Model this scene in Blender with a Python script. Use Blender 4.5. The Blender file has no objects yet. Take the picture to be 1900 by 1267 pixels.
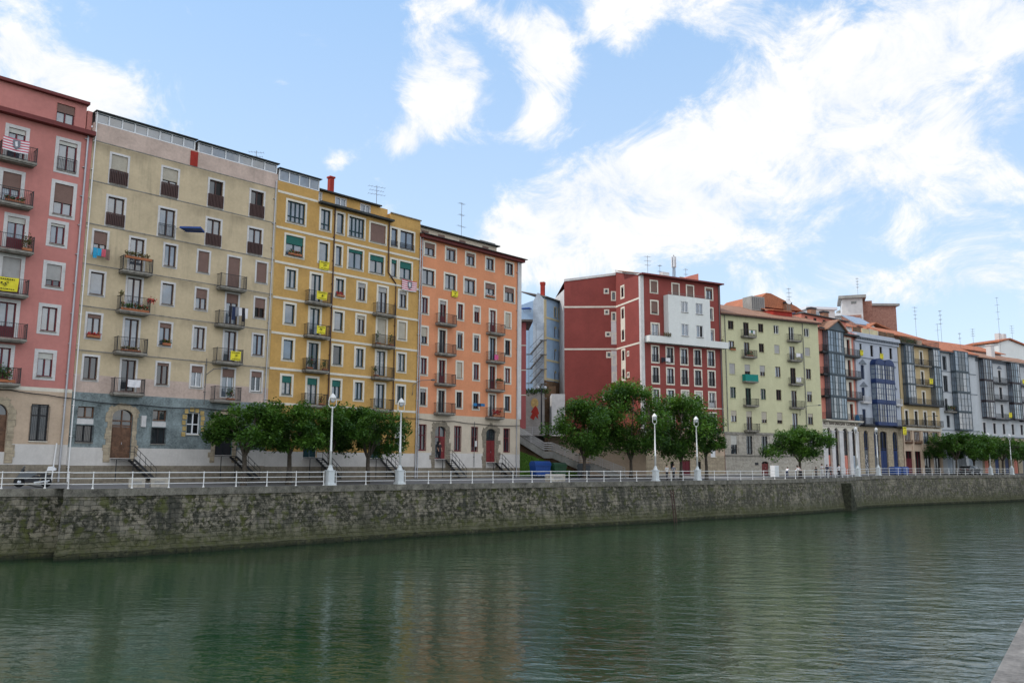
import bpy, bmesh, math, random
from mathutils import Vector, Matrix
R = math.radians
random.seed(7)
S = bpy.context.scene
COL = S.collection

# ------------------------------------------------------------------ camera
CAM_H = 1.72
cam_d = bpy.data.cameras.new('camera'); cam = bpy.data.objects.new('camera', cam_d); COL.objects.link(cam)
cam_d.sensor_width = 36.0; cam_d.lens = 36.0 * 1560.0 / 1900.0
cam_d.clip_start = 0.1; cam_d.clip_end = 6000
cam.matrix_world = Matrix.Translation((0, 0, CAM_H)) @ Matrix.Rotation(R(90) + math.atan(227 / 1560), 4, 'X') @ Matrix.Rotation(R(0.3), 4, 'Z')
S.camera = cam
S.view_settings.view_transform = 'Standard'; S.view_settings.look = 'None'
S.view_settings.exposure = 0.2; S.view_settings.gamma = 1.0
S.render.engine = 'CYCLES'
S.cycles.max_bounces = 5; S.cycles.diffuse_bounces = 3; S.cycles.glossy_bounces = 3; S.cycles.transmission_bounces = 3
S.cycles.use_denoising = True

# ------------------------------------------------------------------ sky with clouds
SUN_EL = R(52); SUN_AZ = R(-90)          # sun over the left bank, high
W = bpy.data.worlds.new('World'); S.world = W; W.use_nodes = True
nt = W.node_tree; nt.nodes.clear()
def N(t, **k):
    n = nt.nodes.new(t)
    for a, b in k.items(): setattr(n, a, b)
    return n
def setin(n, **k):
    for a, b in k.items(): n.inputs[a.replace('_', ' ')].default_value = b
def LK(a, b): nt.links.new(a, b)
def math_node(op, a, b=None, c=None, clamp=False):
    n = N('ShaderNodeMath', operation=op); n.use_clamp = clamp
    for i, v in enumerate((a, b, c)):
        if v is None: continue
        if isinstance(v, (int, float)): n.inputs[i].default_value = v
        else: LK(v, n.inputs[i])
    return n.outputs[0]
def rng_w(v, a, b):
    n = N('ShaderNodeMapRange'); LK(v, n.inputs[0]); n.inputs[1].default_value = a; n.inputs[2].default_value = b; n.inputs[3].default_value = 0; n.inputs[4].default_value = 1; return n.outputs[0]
def build_world():
    sky = N('ShaderNodeTexSky', sky_type='NISHITA'); sky.sun_disc = False
    sky.sun_elevation = SUN_EL; sky.sun_rotation = SUN_AZ; sky.air_density = 1.0; sky.dust_density = 0.7; sky.ozone_density = 1.6
    tc = N('ShaderNodeTexCoord'); sep = N('ShaderNodeSeparateXYZ'); LK(tc.outputs['Generated'], sep.inputs[0])
    x, y, z = sep.outputs
    ym = math_node('MAXIMUM', y, 0.12)
    a = math_node('DIVIDE', x, ym); b = math_node('DIVIDE', z, ym)
    # clouds live on a layer: sample noise where the view direction meets it
    n1 = N('ShaderNodeTexNoise'); setin(n1, Scale=4.2, Detail=10.0, Roughness=0.64, Distortion=0.3)
    n2 = N('ShaderNodeTexNoise'); setin(n2, Scale=11.0, Detail=10.0, Roughness=0.68, Distortion=0.5)
    mp = N('ShaderNodeMapping'); mp.inputs['Scale'].default_value = (1.0, 1.0, 1.25); mp.inputs['Rotation'].default_value = (0, R(32), 0)
    LK(tc.outputs['Generated'], mp.inputs[0]); LK(mp.outputs[0], n1.inputs['Vector']); LK(mp.outputs[0], n2.inputs['Vector'])
    cov = None
    # direction (x/y, z/y), half sizes, tilt, weight
    for (ca, cb, ra, rb, t, w) in CLOUDS:
        ct, st = math.cos(R(t)), math.sin(R(t))
        da = math_node('SUBTRACT', a, ca); db = math_node('SUBTRACT', b, cb)
        u = math_node('ADD', math_node('MULTIPLY', da, ct / ra), math_node('MULTIPLY', db, st / ra))
        v = math_node('ADD', math_node('MULTIPLY', da, -st / rb), math_node('MULTIPLY', db, ct / rb))
        d2 = math_node('ADD', math_node('MULTIPLY', u, u), math_node('MULTIPLY', v, v))
        g = math_node('MULTIPLY', math_node('POWER', 2.718, math_node('MULTIPLY', d2, -0.9)), w)
        cov = g if cov is None else math_node('ADD', cov, g)
    cov = math_node('MINIMUM', cov, .88)
    back = math_node('MULTIPLY', math_node('LESS_THAN', y, 0.12), 0.75)  # unseen cloud cover put behind the camera as fill for the facades
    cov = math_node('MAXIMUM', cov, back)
    nn = math_node('ADD', math_node('MULTIPLY', math_node('SUBTRACT', n1.outputs[0], 0.5), 1.9), math_node('MULTIPLY', math_node('SUBTRACT', n2.outputs[0], 0.5), 2.6))
    dens = math_node('ADD', cov, nn)
    mr = N('ShaderNodeMapRange', interpolation_type='SMOOTHSTEP'); LK(dens, mr.inputs[0])
    mr.inputs[1].default_value = 0.26; mr.inputs[2].default_value = 1.0
    bg1 = N('ShaderNodeBackground'); bg1.inputs['Strength'].default_value = 0.13
    gam = N('ShaderNodeMix', data_type='RGBA'); gam.inputs[0].default_value = 0.6; gam.inputs[7].default_value = (3.3, 5.3, 8.2, 1)
    lo = N('ShaderNodeMix', data_type='RGBA'); lo.inputs[6].default_value = (6.4, 7.6, 8.8, 1); lo.inputs[7].default_value = (3.5, 5.5, 8.3, 1); LK(rng_w(z, .02, .5), lo.inputs[0]); LK(lo.outputs[2], gam.inputs[7])
    LK(sky.outputs[0], gam.inputs[6]); LK(gam.outputs[2], bg1.inputs[0])
    # clouds: white where thick, slightly grey-blue in the folds
    cr = N('ShaderNodeMix', data_type='RGBA'); cr.inputs[6].default_value = (0.74, 0.81, 0.92, 1); cr.inputs[7].default_value = (1.0, .985, .95, 1)
    m3 = N('ShaderNodeMapRange'); LK(n2.outputs[0], m3.inputs[0]); m3.inputs[1].default_value = 0.35; m3.inputs[2].default_value = 0.6
    LK(m3.outputs[0], cr.inputs[0])
    bg2 = N('ShaderNodeBackground'); LK(math_node('ADD', .95, math_node('MULTIPLY', rng_w(y, .1, -.5), .75)), bg2.inputs['Strength']); LK(cr.outputs[2], bg2.inputs[0])  # clouds behind the camera are brightened to lift the facades
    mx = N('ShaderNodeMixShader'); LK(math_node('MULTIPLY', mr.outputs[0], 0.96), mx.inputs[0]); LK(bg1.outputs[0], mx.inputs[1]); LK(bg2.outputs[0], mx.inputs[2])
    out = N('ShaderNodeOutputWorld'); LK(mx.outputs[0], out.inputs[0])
def cl(px, py, rx, ry, t, w):
    return (0.9896 * (px - 950) / 1560 / (1 + 0.00009 * (py - 861)), (861 - py) / 1560 * 1.02 / (1 + 0.00009 * (py - 861)), rx / 1560, ry / 1560, t, w)
CLOUDS = [cl(*c) for c in [
    (110, 190, 150, 62, -30, 1.0), (10, 110, 50, 35, 0, .6), (215, 200, 70, 55, -40, .7), (170, 80, 50, 30, -20, .4),
    (825, 225, 85, 75, 10, 1.0), (800, 120, 65, 85, 10, .8), (745, 290, 48, 35, 0, .7), (790, 30, 50, 40, 0, .5), (870, 30, 32, 50, 0, .5), (870, 150, 35, 45, 0, .5),
    (1000, 110, 62, 80, -10, 1.0), (1000, 240, 48, 75, 0, .85), (1045, 160, 35, 50, 0, .4), (930, 80, 30, 30, 0, .4),
    (1400, 270, 400, 105, 30, 1.15), (1150, 400, 190, 90, 15, 1.0), (1000, 470, 100, 75, 0, .98), (1310, 60, 200, 60, -10, .85), (1150, 60, 60, 70, 0, .7),
    (1800, 50, 200, 110, 15, 1.1), (1570, 330, 230, 55, 18, .75), (1810, 370, 200, 150, 15, .86), (1720, 530, 280, 60, 5, .68), (1420, 470, 160, 60, 15, .45),
    (622, 325, 34, 22, 20, .66), (512, 180, 44, 16, -15, .55), (250, 18, 60, 22, -20, .45), (600, 118, 60, 22, -20, .42), (20, 15, 40, 25, 0, .5)]]
build_world()
sun_d = bpy.data.lights.new('sun', 'SUN'); sun = bpy.data.objects.new('sun', sun_d); COL.objects.link(sun)
sun_d.energy = 2.3; sun_d.angle = R(0.53); sun_d.color = (1.0, 0.95, 0.87)
sd = Vector((math.sin(SUN_AZ) * math.cos(SUN_EL), math.cos(SUN_AZ) * math.cos(SUN_EL), math.sin(SUN_EL)))
sun.rotation_euler = sd.to_track_quat('Z', 'Y').to_euler()
sun.location = (-60, 40, 90)

# ------------------------------------------------------------------ materials
MATS = {}
def new_mat(name):
    global nt
    m = bpy.data.materials.new(name); m.use_nodes = True; nt = m.node_tree
    bs = nt.nodes['Principled BSDF']; MATS[name] = m
    return m, bs
def c4(c): return (c[0], c[1], c[2], 1.0)
def mixc(fac, a, b, mode='MIX'):
    n = N('ShaderNodeMix', data_type='RGBA', blend_type=mode)
    for i, v in ((0, fac), (6, a), (7, b)):
        if isinstance(v, (int, float)): n.inputs[i].default_value = v
        elif isinstance(v, tuple): n.inputs[i].default_value = c4(v)
        else: LK(v, n.inputs[i])
    return n.outputs[2]
def noise(vec, scale, detail=4, rough=.55, dist=0, ms=None):
    n = N('ShaderNodeTexNoise'); setin(n, Scale=scale, Detail=float(detail), Roughness=rough, Distortion=float(dist))
    if ms:
        mp = N('ShaderNodeMapping'); mp.inputs['Scale'].default_value = ms; LK(vec, mp.inputs[0]); vec = mp.outputs[0]
    LK(vec, n.inputs['Vector']); return n.outputs[0]
def rng(v, a, b, c=0., d=1.):
    n = N('ShaderNodeMapRange'); LK(v, n.inputs[0])
    for i, q in enumerate((a, b, c, d)): n.inputs[i + 1].default_value = q
    return n.outputs[0]
def objc():
    return N('ShaderNodeTexCoord').outputs['Object']
def M_(name, col, rough=.8, var=.14, vs=.6, streak=0., scol=None, bump=0., spec=.3, metal=0., bscale=30., course=None):
    """plain or painted surface: base colour, broad mottling, optional vertical dirt streaks"""
    if name in MATS: return MATS[name]
    m, bs = new_mat(name); v = objc()
    c = c4(col)
    if var:
        a = noise(v, vs, 6, .65); b = noise(v, vs * 9, 4, .6)
        f = math_node('ADD', math_node('MULTIPLY', a, .65), math_node('MULTIPLY', b, .35))
        d = tuple(x * (1 - var * 1.6) for x in col); e = tuple(min(1, x * (1 + var * 1.1)) for x in col)
        c = mixc(rng(f, .34, .66), d, e)
    if streak:
        s = noise(v, 1.0, 6, .7, 0, (1.6, 1.6, .16)); s2 = noise(v, .5, 3, .5)
        f = math_node('MULTIPLY', rng(s, .5, .72), rng(s2, .42, .68))
        c = mixc(math_node('MULTIPLY', f, streak), c, tuple(scol or [x * .35 for x in col]))
    if course:      # dirt washed down below the string courses
        sp = N('ShaderNodeSeparateXYZ'); LK(v, sp.inputs[0]); fr = math_node('FRACT', math_node('DIVIDE', math_node('SUBTRACT', sp.outputs[2], course[0]), course[1]))
        sn = noise(v, 1.0, 6, .7, 0, (2.4, 2.4, .35)); f = math_node('MULTIPLY', rng(math_node('ADD', fr, math_node('MULTIPLY', math_node('SUBTRACT', sn, .5), .5)), .70, 1.02), rng(noise(v, .33, 4, .6), .36, .62))
        c = mixc(math_node('MULTIPLY', f, course[2]), c, tuple(x * .42 for x in col))
    if isinstance(c, tuple): bs.inputs['Base Color'].default_value = c
    else: LK(c, bs.inputs['Base Color'])
    bs.inputs['Roughness'].default_value = rough; bs.inputs['Metallic'].default_value = metal
    bs.inputs['Specular IOR Level'].default_value = spec
    if bump:
        bn = N('ShaderNodeBump'); bn.inputs['Strength'].default_value = bump; bn.inputs['Distance'].default_value = .03
        LK(noise(v, bscale, 5, .6), bn.inputs['Height']); LK(bn.outputs[0], bs.inputs['Normal'])
    return m
def M_stone(name, c1, c2, mortar, bw=.6, bh=.3, stain=.4, msz=.015):
    m, bs = new_mat(name); v = objc()
    sp = N('ShaderNodeSeparateXYZ'); LK(v, sp.inputs[0]); cb = N('ShaderNodeCombineXYZ')
    LK(math_node('ADD', sp.outputs[0], sp.outputs[1]), cb.inputs[0]); LK(sp.outputs[2], cb.inputs[1])
    br = N('ShaderNodeTexBrick'); br.offset = .5; setin(br, Scale=1.0, Mortar_Size=msz, Mortar_Smooth=.3, Bias=-.1, Brick_Width=bw, Row_Height=bh)
    br.inputs['Color1'].default_value = c4(c1); br.inputs['Color2'].default_value = c4(c2); br.inputs['Mortar'].default_value = c4(mortar)
    LK(cb.outputs[0], br.inputs['Vector'])
    n1 = noise(v, 2.2, 7, .7); n2 = noise(v, 11, 4, .6)
    c = mixc(rng(n1, .42, .7), br.outputs[0], tuple(x * .5 for x in c1)); 
    c = mixc(math_node('MULTIPLY', rng(n2, .4, .7), stain), c, tuple(x * .55 for x in c2))
    LK(c, bs.inputs['Base Color']); bs.inputs['Roughness'].default_value = .9; bs.inputs['Specular IOR Level'].default_value = .2
    bn = N('ShaderNodeBump'); bn.inputs['Strength'].default_value = .6; bn.inputs['Distance'].default_value = .03
    LK(math_node('SUBTRACT', n1, math_node('MULTIPLY', br.outputs[1], 1.)), bn.inputs['Height']); LK(bn.outputs[0], bs.inputs['Normal'])
    return m
def M_tiles(name, col, w=.24):
    m, bs = new_mat(name); v = objc()
    wv = N('ShaderNodeTexWave', wave_type='BANDS', bands_direction='X', wave_profile='SIN'); setin(wv, Scale=1 / w / 3.14 / 2 * 3.14, Distortion=.4, Detail=1.0)
    LK(v, wv.inputs[0])
    wy = N('ShaderNodeTexWave', wave_type='BANDS', bands_direction='Y', wave_profile='SAW'); setin(wy, Scale=1.3, Distortion=.3); LK(v, wy.inputs[0])
    n = noise(v, 3.5, 6, .7); n2 = noise(v, .45, 4, .6)
    c = mixc(rng(n, .3, .7), tuple(x * .55 for x in col), tuple(min(1, x * 1.25) for x in col))
    c = mixc(math_node('MULTIPLY', rng(n2, .45, .7), .45), c, tuple(x * .5 for x in col))
    c = mixc(math_node('MULTIPLY', wv.outputs[1], .4), c, tuple(x * .4 for x in col))
    LK(c, bs.inputs['Base Color']); bs.inputs['Roughness'].default_value = .85
    bn = N('ShaderNodeBump'); bn.inputs['Strength'].default_value = .7; bn.inputs['Distance'].default_value = .06
    LK(math_node('ADD', wv.outputs[1], math_node('MULTIPLY', wy.outputs[1], .4)), bn.inputs['Height']); LK(bn.outputs[0], bs.inputs['Normal'])
    return m
def M_glass(name, col, rough=.05, ior=1.9, vs=.8, var=.5):
    m, bs = new_mat(name); v = objc()
    c = mixc(rng(noise(v, vs, 3, .6), .35, .65), tuple(x * (1 - var) for x in col), col)
    LK(c, bs.inputs['Base Color']); bs.inputs['Roughness'].default_value = rough; bs.inputs['IOR'].default_value = ior
    bn = N('ShaderNodeBump'); bn.inputs['Strength'].default_value = .05; bn.inputs['Distance'].default_value = .05
    LK(noise(v, 1.3, 2), bn.inputs['Height']); LK(bn.outputs[0], bs.inputs['Normal'])
    return m

M_glass('glass', (.13, .17, .22), ior=2.2)
M_glass('glass_dim', (.04, .05, .06), ior=1.8)
M_glass('glass_dark', (.008, .008, .009), rough=.3, ior=1.3)
M_glass('glass_curtain', (.42, .43, .44), ior=1.7, vs=5, var=.45)
M_('white_paint', (.72, .72, .71), .45, .05); M_('white_frame', (.7, .71, .73), .5, .05)
M_('cream_trim', (.66, .61, .52), .8, .10, .9); M_('white_trim', (.58, .56, .55), .8, .12, .9, .3)
M_('brown_frame', (.065, .03, .025), .5, .2); M_('maroon_frame', (.11, .012, .02), .45, .15); M_('dark_frame', (.025, .025, .03), .5, .1)
M_('teal_frame', (.012, .045, .055), .45, .2); M_('navy_frame', (.012, .03, .11), .45, .2); M_('slate_frame', (.055, .075, .09), .5, .2); M_('plum_frame', (.035, .025, .03), .5, .2)
M_('green_frame', (.02, .07, .05), .5, .2); M_('wood', (.135, .07, .042), .6, .35, 4); M_('yellow_stone', (.46, .33, .13), .9, .3, 3)
M_('brown_shutter', (.19, .115, .095), .7, .1, 2); M_('grey_shutter', (.36, .35, .34), .7, .1, 2); M_('pale_shutter', (.5, .49, .45), .7, .1, 2); M_('green_shutter', (.015, .12, .10), .6, .15, 2); M_('beige_shutter', (.42, .38, .31), .7, .1, 2)
M_('iron', (.018, .018, .02), .5, .1, spec=.4); M_('iron_grey', (.14, .14, .14), .5, .1); M_('red_wood', (.17, .02, .022), .5, .25, 2)
M_('slab_stone', (.26, .24, .21), .9, .35, 2.5, .5); M_('galvanised', (.42, .42, .44), .4, .1, metal=.5)
M_('pink_stucco', (.50, .20, .175), .88, .09, .35, .4, (.30,.12,.11)); M_('cream_stucco', (.535, .43, .285), .9, .10, .45, .6, (.17, .15, .11), course=(9.75, 3.15, .75))
M_('teal_plaster', (.20, .24, .245), .9, .45, .8, .6, (.07, .09, .085)); M_('white_plaster', (.56, .53, .50), .88, .09, .8, .3, (.3, .28, .25)); M_('pink_pale', (.52, .40, .34), .9, .16, .6, .7, (.22, .18, .15))
M_('beige_plaster', (.50, .38, .28), .88, .12, .6, .35, (.28, .22, .16)); M_('ochre_stucco', (.52, .31, .10), .85, .14, .5, .6, (.33, .17, .04), course=(9.65, 3.12, .55)); M_('orange_stucco', (.65, .265, .135), .88, .09, .5, .3, (.42,.17,.09))
M_('red_brown', (.15, .03, .028), .6, .15); M_('dark_roof', (.04, .045, .045), .7, .3, 2); M_('beige_smooth', (.55, .47, .37), .85, .10, .6, .25)
M_('red_stucco', (.24, .054, .045), .85, .10, .4, .25); M_('white_stucco', (.66, .67, .65), .85, .06, .5, .25); M_('yellowgreen_stucco', (.54, .52, .33), .88, .08, .5, .35)
M_('rose_stucco', (.62, .23, .17), .88, .08, .5, .2); M_('bluewhite_stucco', (.42, .45, .51), .88, .10, .5, .3); M_('tan_stucco', (.50, .38, .21), .88, .12, .5, .35); M_('greywhite_stucco', (.46, .48, .50), .88, .10, .5, .35)
M_('grey_trim', (.16, .18, .21), .8, .15, 1); M_('red_panel', (.33, .03, .02), .8, .2)
M_('skyblue_stucco', (.28, .39, .53), .88, .10, .5, .3); M_('pale_blue_stucco', (.36, .41, .47), .9, .2, .5, .6, (.2, .23, .27)); M_('yellow_trim', (.52, .45, .28), .85, .12)
M_('concrete', (.30, .29, .27), .9, .2, .8, .7, (.12, .12, .10)); M_('brown_wall', (.14, .085, .05), .9, .35, 1.2, .5); M_('black_plastic', (.02, .02, .022), .4, .1)
M_stone('rubble_stone', (.29, .25, .19), (.24, .20, .155), (.20, .18, .15), .55, .3); M_stone('ashlar_stone', (.46, .38, .27), (.40, .33, .24), (.25, .21, .17), .9, .45, .25); M_stone('pale_ashlar', (.50, .46, .39), (.45, .41, .35), (.34, .31, .27), 1.0, .5, .2, .01)
M_stone('red_brick', (.44, .21, .16), (.38, .17, .13), (.4, .28, .22), .25, .08, .2); M_tiles('roof_tiles', (.50, .17, .08)); M_tiles('roof_tiles_brown', (.36, .19, .12)); M_tiles('roof_tiles_grey', (.2, .17, .15))
M_('leaf_plant', (.05, .10, .02), .7, .4, 8); M_('dry_plant', (.16, .12, .05), .8, .4, 8); M_('flower_red', (.5, .05, .05), .7, .3, 8); M_('terracotta', (.36, .13, .06), .8, .2); M_('yellow_cloth', (.72, .62, .04), .8, .1, 2); M_('black_ink', (.02, .02, .02), .8, 0)
M_('red_cloth', (.55, .10, .14), .8, .1); M_('white_cloth', (.7, .68, .7), .85, .08, 3); M_('navy_cloth', (.02, .03, .08), .85, .2, 3); M_('blue_cloth', (.02, .16, .36), .8, .1); M_('cyan_cloth', (.03, .30, .50), .8, .1); M_('grey_cloth', (.2, .2, .23), .85, .2, 3); M_('pink_cloth', (.6, .10, .25), .8, .1); M_('dark_cloth', (.025, .022, .03), .85, .2, 3)
M_('blue_plastic', (.012, .06, .26), .4, .1); M_('green_plastic', (.03, .09, .045), .45, .15); M_('grey_plastic', (.10, .11, .12), .45, .1)
M_('skin', (.48, .26, .18), .6, .05); M_('hair', (.03, .02, .015), .7, .1); M_('lamp_glass', (.45, .47, .5), .2, .05, spec=.6); M_('lamp_base', (.60, .63, .64), .5, .08)
M_('teal_cloth', (.01, .20, .17), .8, .1); M_('tyre', (.015, .015, .016), .85, .1); M_('silver_paint', (.4, .42, .45), .3, .03, metal=.3); M_('asphalt', (.09, .09, .092), .9, .25, 3)
M_('aluminium', (.55, .58, .62), .3, .05, metal=.6); M_('solar', (.20, .25, .32), .25, .1, spec=.8); M_('purple_grey', (.20, .20, .34), .85, .1)
def MT(n): return MATS[n]

# ------------------------------------------------------------------ mesh builder
class MB:
    def __init__(s, M=None): s.v = []; s.f = []; s.m = []; s.M = M; s.uv = None
    def _a(s, pts): i = len(s.v); s.v += [tuple(p) for p in pts]; return i
    def quad(s, a, b, c, d, mi=0):
        i = s._a((a, b, c, d)); s.f.append((i, i + 1, i + 2, i + 3)); s.m.append(mi)
    def poly(s, pts, mi=0):
        i = s._a(pts); s.f.append(tuple(range(i, i + len(pts)))); s.m.append(mi)
    def box(s, x0, x1, y0, y1, z0, z1, mi=0):
        i = s._a([(x0, y0, z0), (x1, y0, z0), (x1, y1, z0), (x0, y1, z0), (x0, y0, z1), (x1, y0, z1), (x1, y1, z1), (x0, y1, z1)])
        for f in ((0, 3, 2, 1), (4, 5, 6, 7), (0, 1, 5, 4), (1, 2, 6, 5), (2, 3, 7, 6), (3, 0, 4, 7)):
            s.f.append(tuple(i + k for k in f)); s.m.append(mi)
        return s
    def bar(s, p, q, w=.03, h=None, mi=0):
        p = Vector(p); q = Vector(q); h = h or w; d = (q - p)
        if d.length < 1e-6: return s
        d.normalize(); up = Vector((0, 0, 1)) if abs(d.z) < .9 else Vector((0, 1, 0))
        a = d.cross(up).normalized() * w / 2; b = a.cross(d).normalized() * h / 2
        i = s._a([p - a - b, p + a - b, p + a + b, p - a + b, q - a - b, q + a - b, q + a + b, q - a + b])
        for f in ((0, 1, 2, 3), (7, 6, 5, 4), (0, 4, 5, 1), (1, 5, 6, 2), (2, 6, 7, 3), (3, 7, 4, 0)):
            s.f.append(tuple(i + k for k in f)); s.m.append(mi)
        return s
    def tube(s, pts, r, n=6, mi=0, cap=True):
        pts = [Vector(p) for p in pts]; rs = r if isinstance(r, (list, tuple)) else [r] * len(pts); rings = []
        for k, p in enumerate(pts):
            d = (pts[min(k + 1, len(pts) - 1)] - pts[max(k - 1, 0)]).normalized()
            up = Vector((0, 0, 1)) if abs(d.z) < .95 else Vector((1, 0, 0))
            a = d.cross(up).normalized(); b = a.cross(d)
            rings.append(s._a([p + (a * math.cos(t) + b * math.sin(t)) * rs[k] for t in [2 * math.pi * j / n for j in range(n)]]))
        for k in range(len(rings) - 1):
            for j in range(n):
                s.f.append((rings[k] + j, rings[k] + (j + 1) % n, rings[k + 1] + (j + 1) % n, rings[k + 1] + j)); s.m.append(mi)
        if cap:
            s.f.append(tuple(rings[0] + j for j in range(n))[::-1]); s.m.append(mi)
            s.f.append(tuple(rings[-1] + j for j in range(n))); s.m.append(mi)
        return s
    def lathe(s, prof, cx=0, cy=0, n=12, mi=0):
        rings = [s._a([(cx + r * math.cos(2 * math.pi * j / n), cy + r * math.sin(2 * math.pi * j / n), z) for j in range(n)]) for r, z in prof]
        for k in range(len(rings) - 1):
            for j in range(n):
                s.f.append((rings[k] + j, rings[k] + (j + 1) % n, rings[k + 1] + (j + 1) % n, rings[k + 1] + j)); s.m.append(mi)
        s.f.append(tuple(rings[0] + j for j in range(n))[::-1]); s.m.append(mi); s.f.append(tuple(rings[-1] + j for j in range(n))); s.m.append(mi)
        return s
    def prism(s, pts, y0, y1, mi=0):
        """outline in (x, z), extruded in y"""
        n = len(pts); i = s._a([(x, y0, z) for x, z in pts] + [(x, y1, z) for x, z in pts])
        s.f.append(tuple(range(i, i + n))); s.m.append(mi); s.f.append(tuple(range(i + 2 * n - 1, i + n - 1, -1))); s.m.append(mi)
        for k in range(n):
            a, b = i + k, i + (k + 1) % n; s.f.append((a, a + n, b + n, b)); s.m.append(mi)
        return s
    def tuft(s, c, rx, ry, rz, n, size, mi=0):
        for _ in range(n):
            p = Vector((c[0] + random.gauss(0, .45) * rx, c[1] + random.gauss(0, .45) * ry, c[2] + random.gauss(0, .45) * rz))
            a = Vector((random.gauss(0, 1), random.gauss(0, 1), random.gauss(0, 1))).normalized() * size * random.uniform(.6, 1.3)
            b = a.cross(Vector((random.gauss(0, 1), random.gauss(0, 1), random.gauss(0, 1)))).normalized() * size * .5
            s.quad(p - a / 2, p + b, p + a / 2, p - b, mi)
        return s
    def build(s, name, mats, parent=None, smooth=False):
        v = [s.M @ Vector(p) for p in s.v] if s.M else s.v
        me = bpy.data.meshes.new(name); me.from_pydata(v, [], s.f)
        for m in (mats if isinstance(mats, (list, tuple)) else [mats]): me.materials.append(MT(m) if isinstance(m, str) else m)
        me.polygons.foreach_set('material_index', s.m)
        if smooth: me.polygons.foreach_set('use_smooth', [True] * len(s.f))
        if s.uv:
            uvl = me.uv_layers.new(name='UVMap'); uvl.data.foreach_set('uv', [c for f in s.f for k in f for c in s.uv[k]])
        me.update()
        o = bpy.data.objects.new(name, me); COL.objects.link(o)
        if parent: o.parent = parent
        return o
def tag(o, label, cat, group=None):
    o['label'] = label; o['category'] = cat
    if group: o['group'] = group
    return o
def thing(name, label, cat, loc=(0, 0, 0), rz=0., group=None):
    o = bpy.data.objects.new(name, None); COL.objects.link(o); o.location = loc; o.rotation_euler = (0, 0, rz); o.empty_display_size = .3
    return tag(o, label, cat, group)
def struct(o, kind='structure', label=None):
    o['kind'] = kind
    if label: o['label'] = label
    return o
def copy_tree(o, parent=None):
    c = o.copy(); COL.objects.link(c)
    if parent: c.parent = parent
    for ch in list(o.children): copy_tree(ch, c)
    return c
# ------------------------------------------------------------------ facade kit (local frame: x along the front, -y towards the river, z up)
class Fac:
    def __init__(s, name, label, x, y, slope, cat='apartment building', ang=None, M=None):
        s.a = math.atan(slope) if ang is None else ang
        s.root = thing(name, label, cat, (x, y, 0), s.a); s.M = M; s.W = Matrix.Translation((x, y, 0)) @ Matrix.Rotation(s.a, 4, 'Z')
        s.holes = []
    def sub(s, M):
        f = Fac.__new__(Fac); f.a = s.a; f.root = s.root; f.M = M; f.W = s.W @ M; f.holes = []; return f
    def mb(s): return MB(s.M)
    def P(s, u, v, z): return s.W @ Vector((u, v, z))
def wall(F, u0, u1, zones, D=None, top_poly=None, name='wall', th=.24, y=0., sides=True):
    """front wall with real openings. zones: list of (z0, z1, material)"""
    mats = []; mb = F.mb()
    for z in zones:
        if z[2] not in mats: mats.append(z[2])
    hs = [h for h in F.holes if not h[4]]; F_h = hs
    for h in hs: h[4] = True
    us = sorted(set([u0, u1] + [round(x, 3) for h in hs for x in h[:2]])); z0, z1 = zones[0][0], zones[-1][1]
    zs = sorted(set([z for q in zones for z in q[:2]] + [round(x, 3) for h in hs for x in h[2:4]]))
    us = [q for q in us if u0 <= q <= u1]; zs = [q for q in zs if z0 <= q <= z1]
    def zm(z):
        for q in zones:
            if q[0] <= z <= q[1]: return mats.index(q[2])
        return 0
    for i in range(len(us) - 1):
        for j in range(len(zs) - 1):
            a, b, c, d = us[i], us[i + 1], zs[j], zs[j + 1]; cu, cz = (a + b) / 2, (c + d) / 2
            if any(h[0] < cu < h[1] and h[2] < cz < h[3] for h in hs): continue
            mb.quad((a, y, c), (b, y, c), (b, y, d), (a, y, d), zm(cz))
    for h in hs:
        a, b, c, d = h[:4]; mi = zm((c + d) / 2)
        mb.quad((a, y, c), (a, y, d), (a, y + th, d), (a, y + th, c), mi); mb.quad((b, y, c), (b, y + th, c), (b, y + th, d), (b, y, d), mi)
        mb.quad((a, y, d), (b, y, d), (b, y + th, d), (a, y + th, d), mi); mb.quad((a, y, c), (a, y + th, c), (b, y + th, c), (b, y, c), mi)
    if D and sides:
        for q in zones:
            mi = mats.index(q[2])
            mb.quad((u0, y, q[0]), (u0, y, q[1]), (u0, D, q[1]), (u0, D, q[0]), mi); mb.quad((u1, y, q[0]), (u1, D, q[0]), (u1, D, q[1]), (u1, y, q[1]), mi)
            mb.quad((u0, D, q[0]), (u0, D, q[1]), (u1, D, q[1]), (u1, D, q[0]), mi)
        mb.quad((u0, y, z1), (u1, y, z1), (u1, D, z1), (u0, D, z1), mats.index(zones[-1][2]))
    return mb.build(name, mats, F.root)
def pick_glass():
    r = random.random()
    return 'glass' if r < .52 else ('glass_dim' if r < .74 else ('glass_curtain' if r < .92 else 'glass_dark'))
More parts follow.
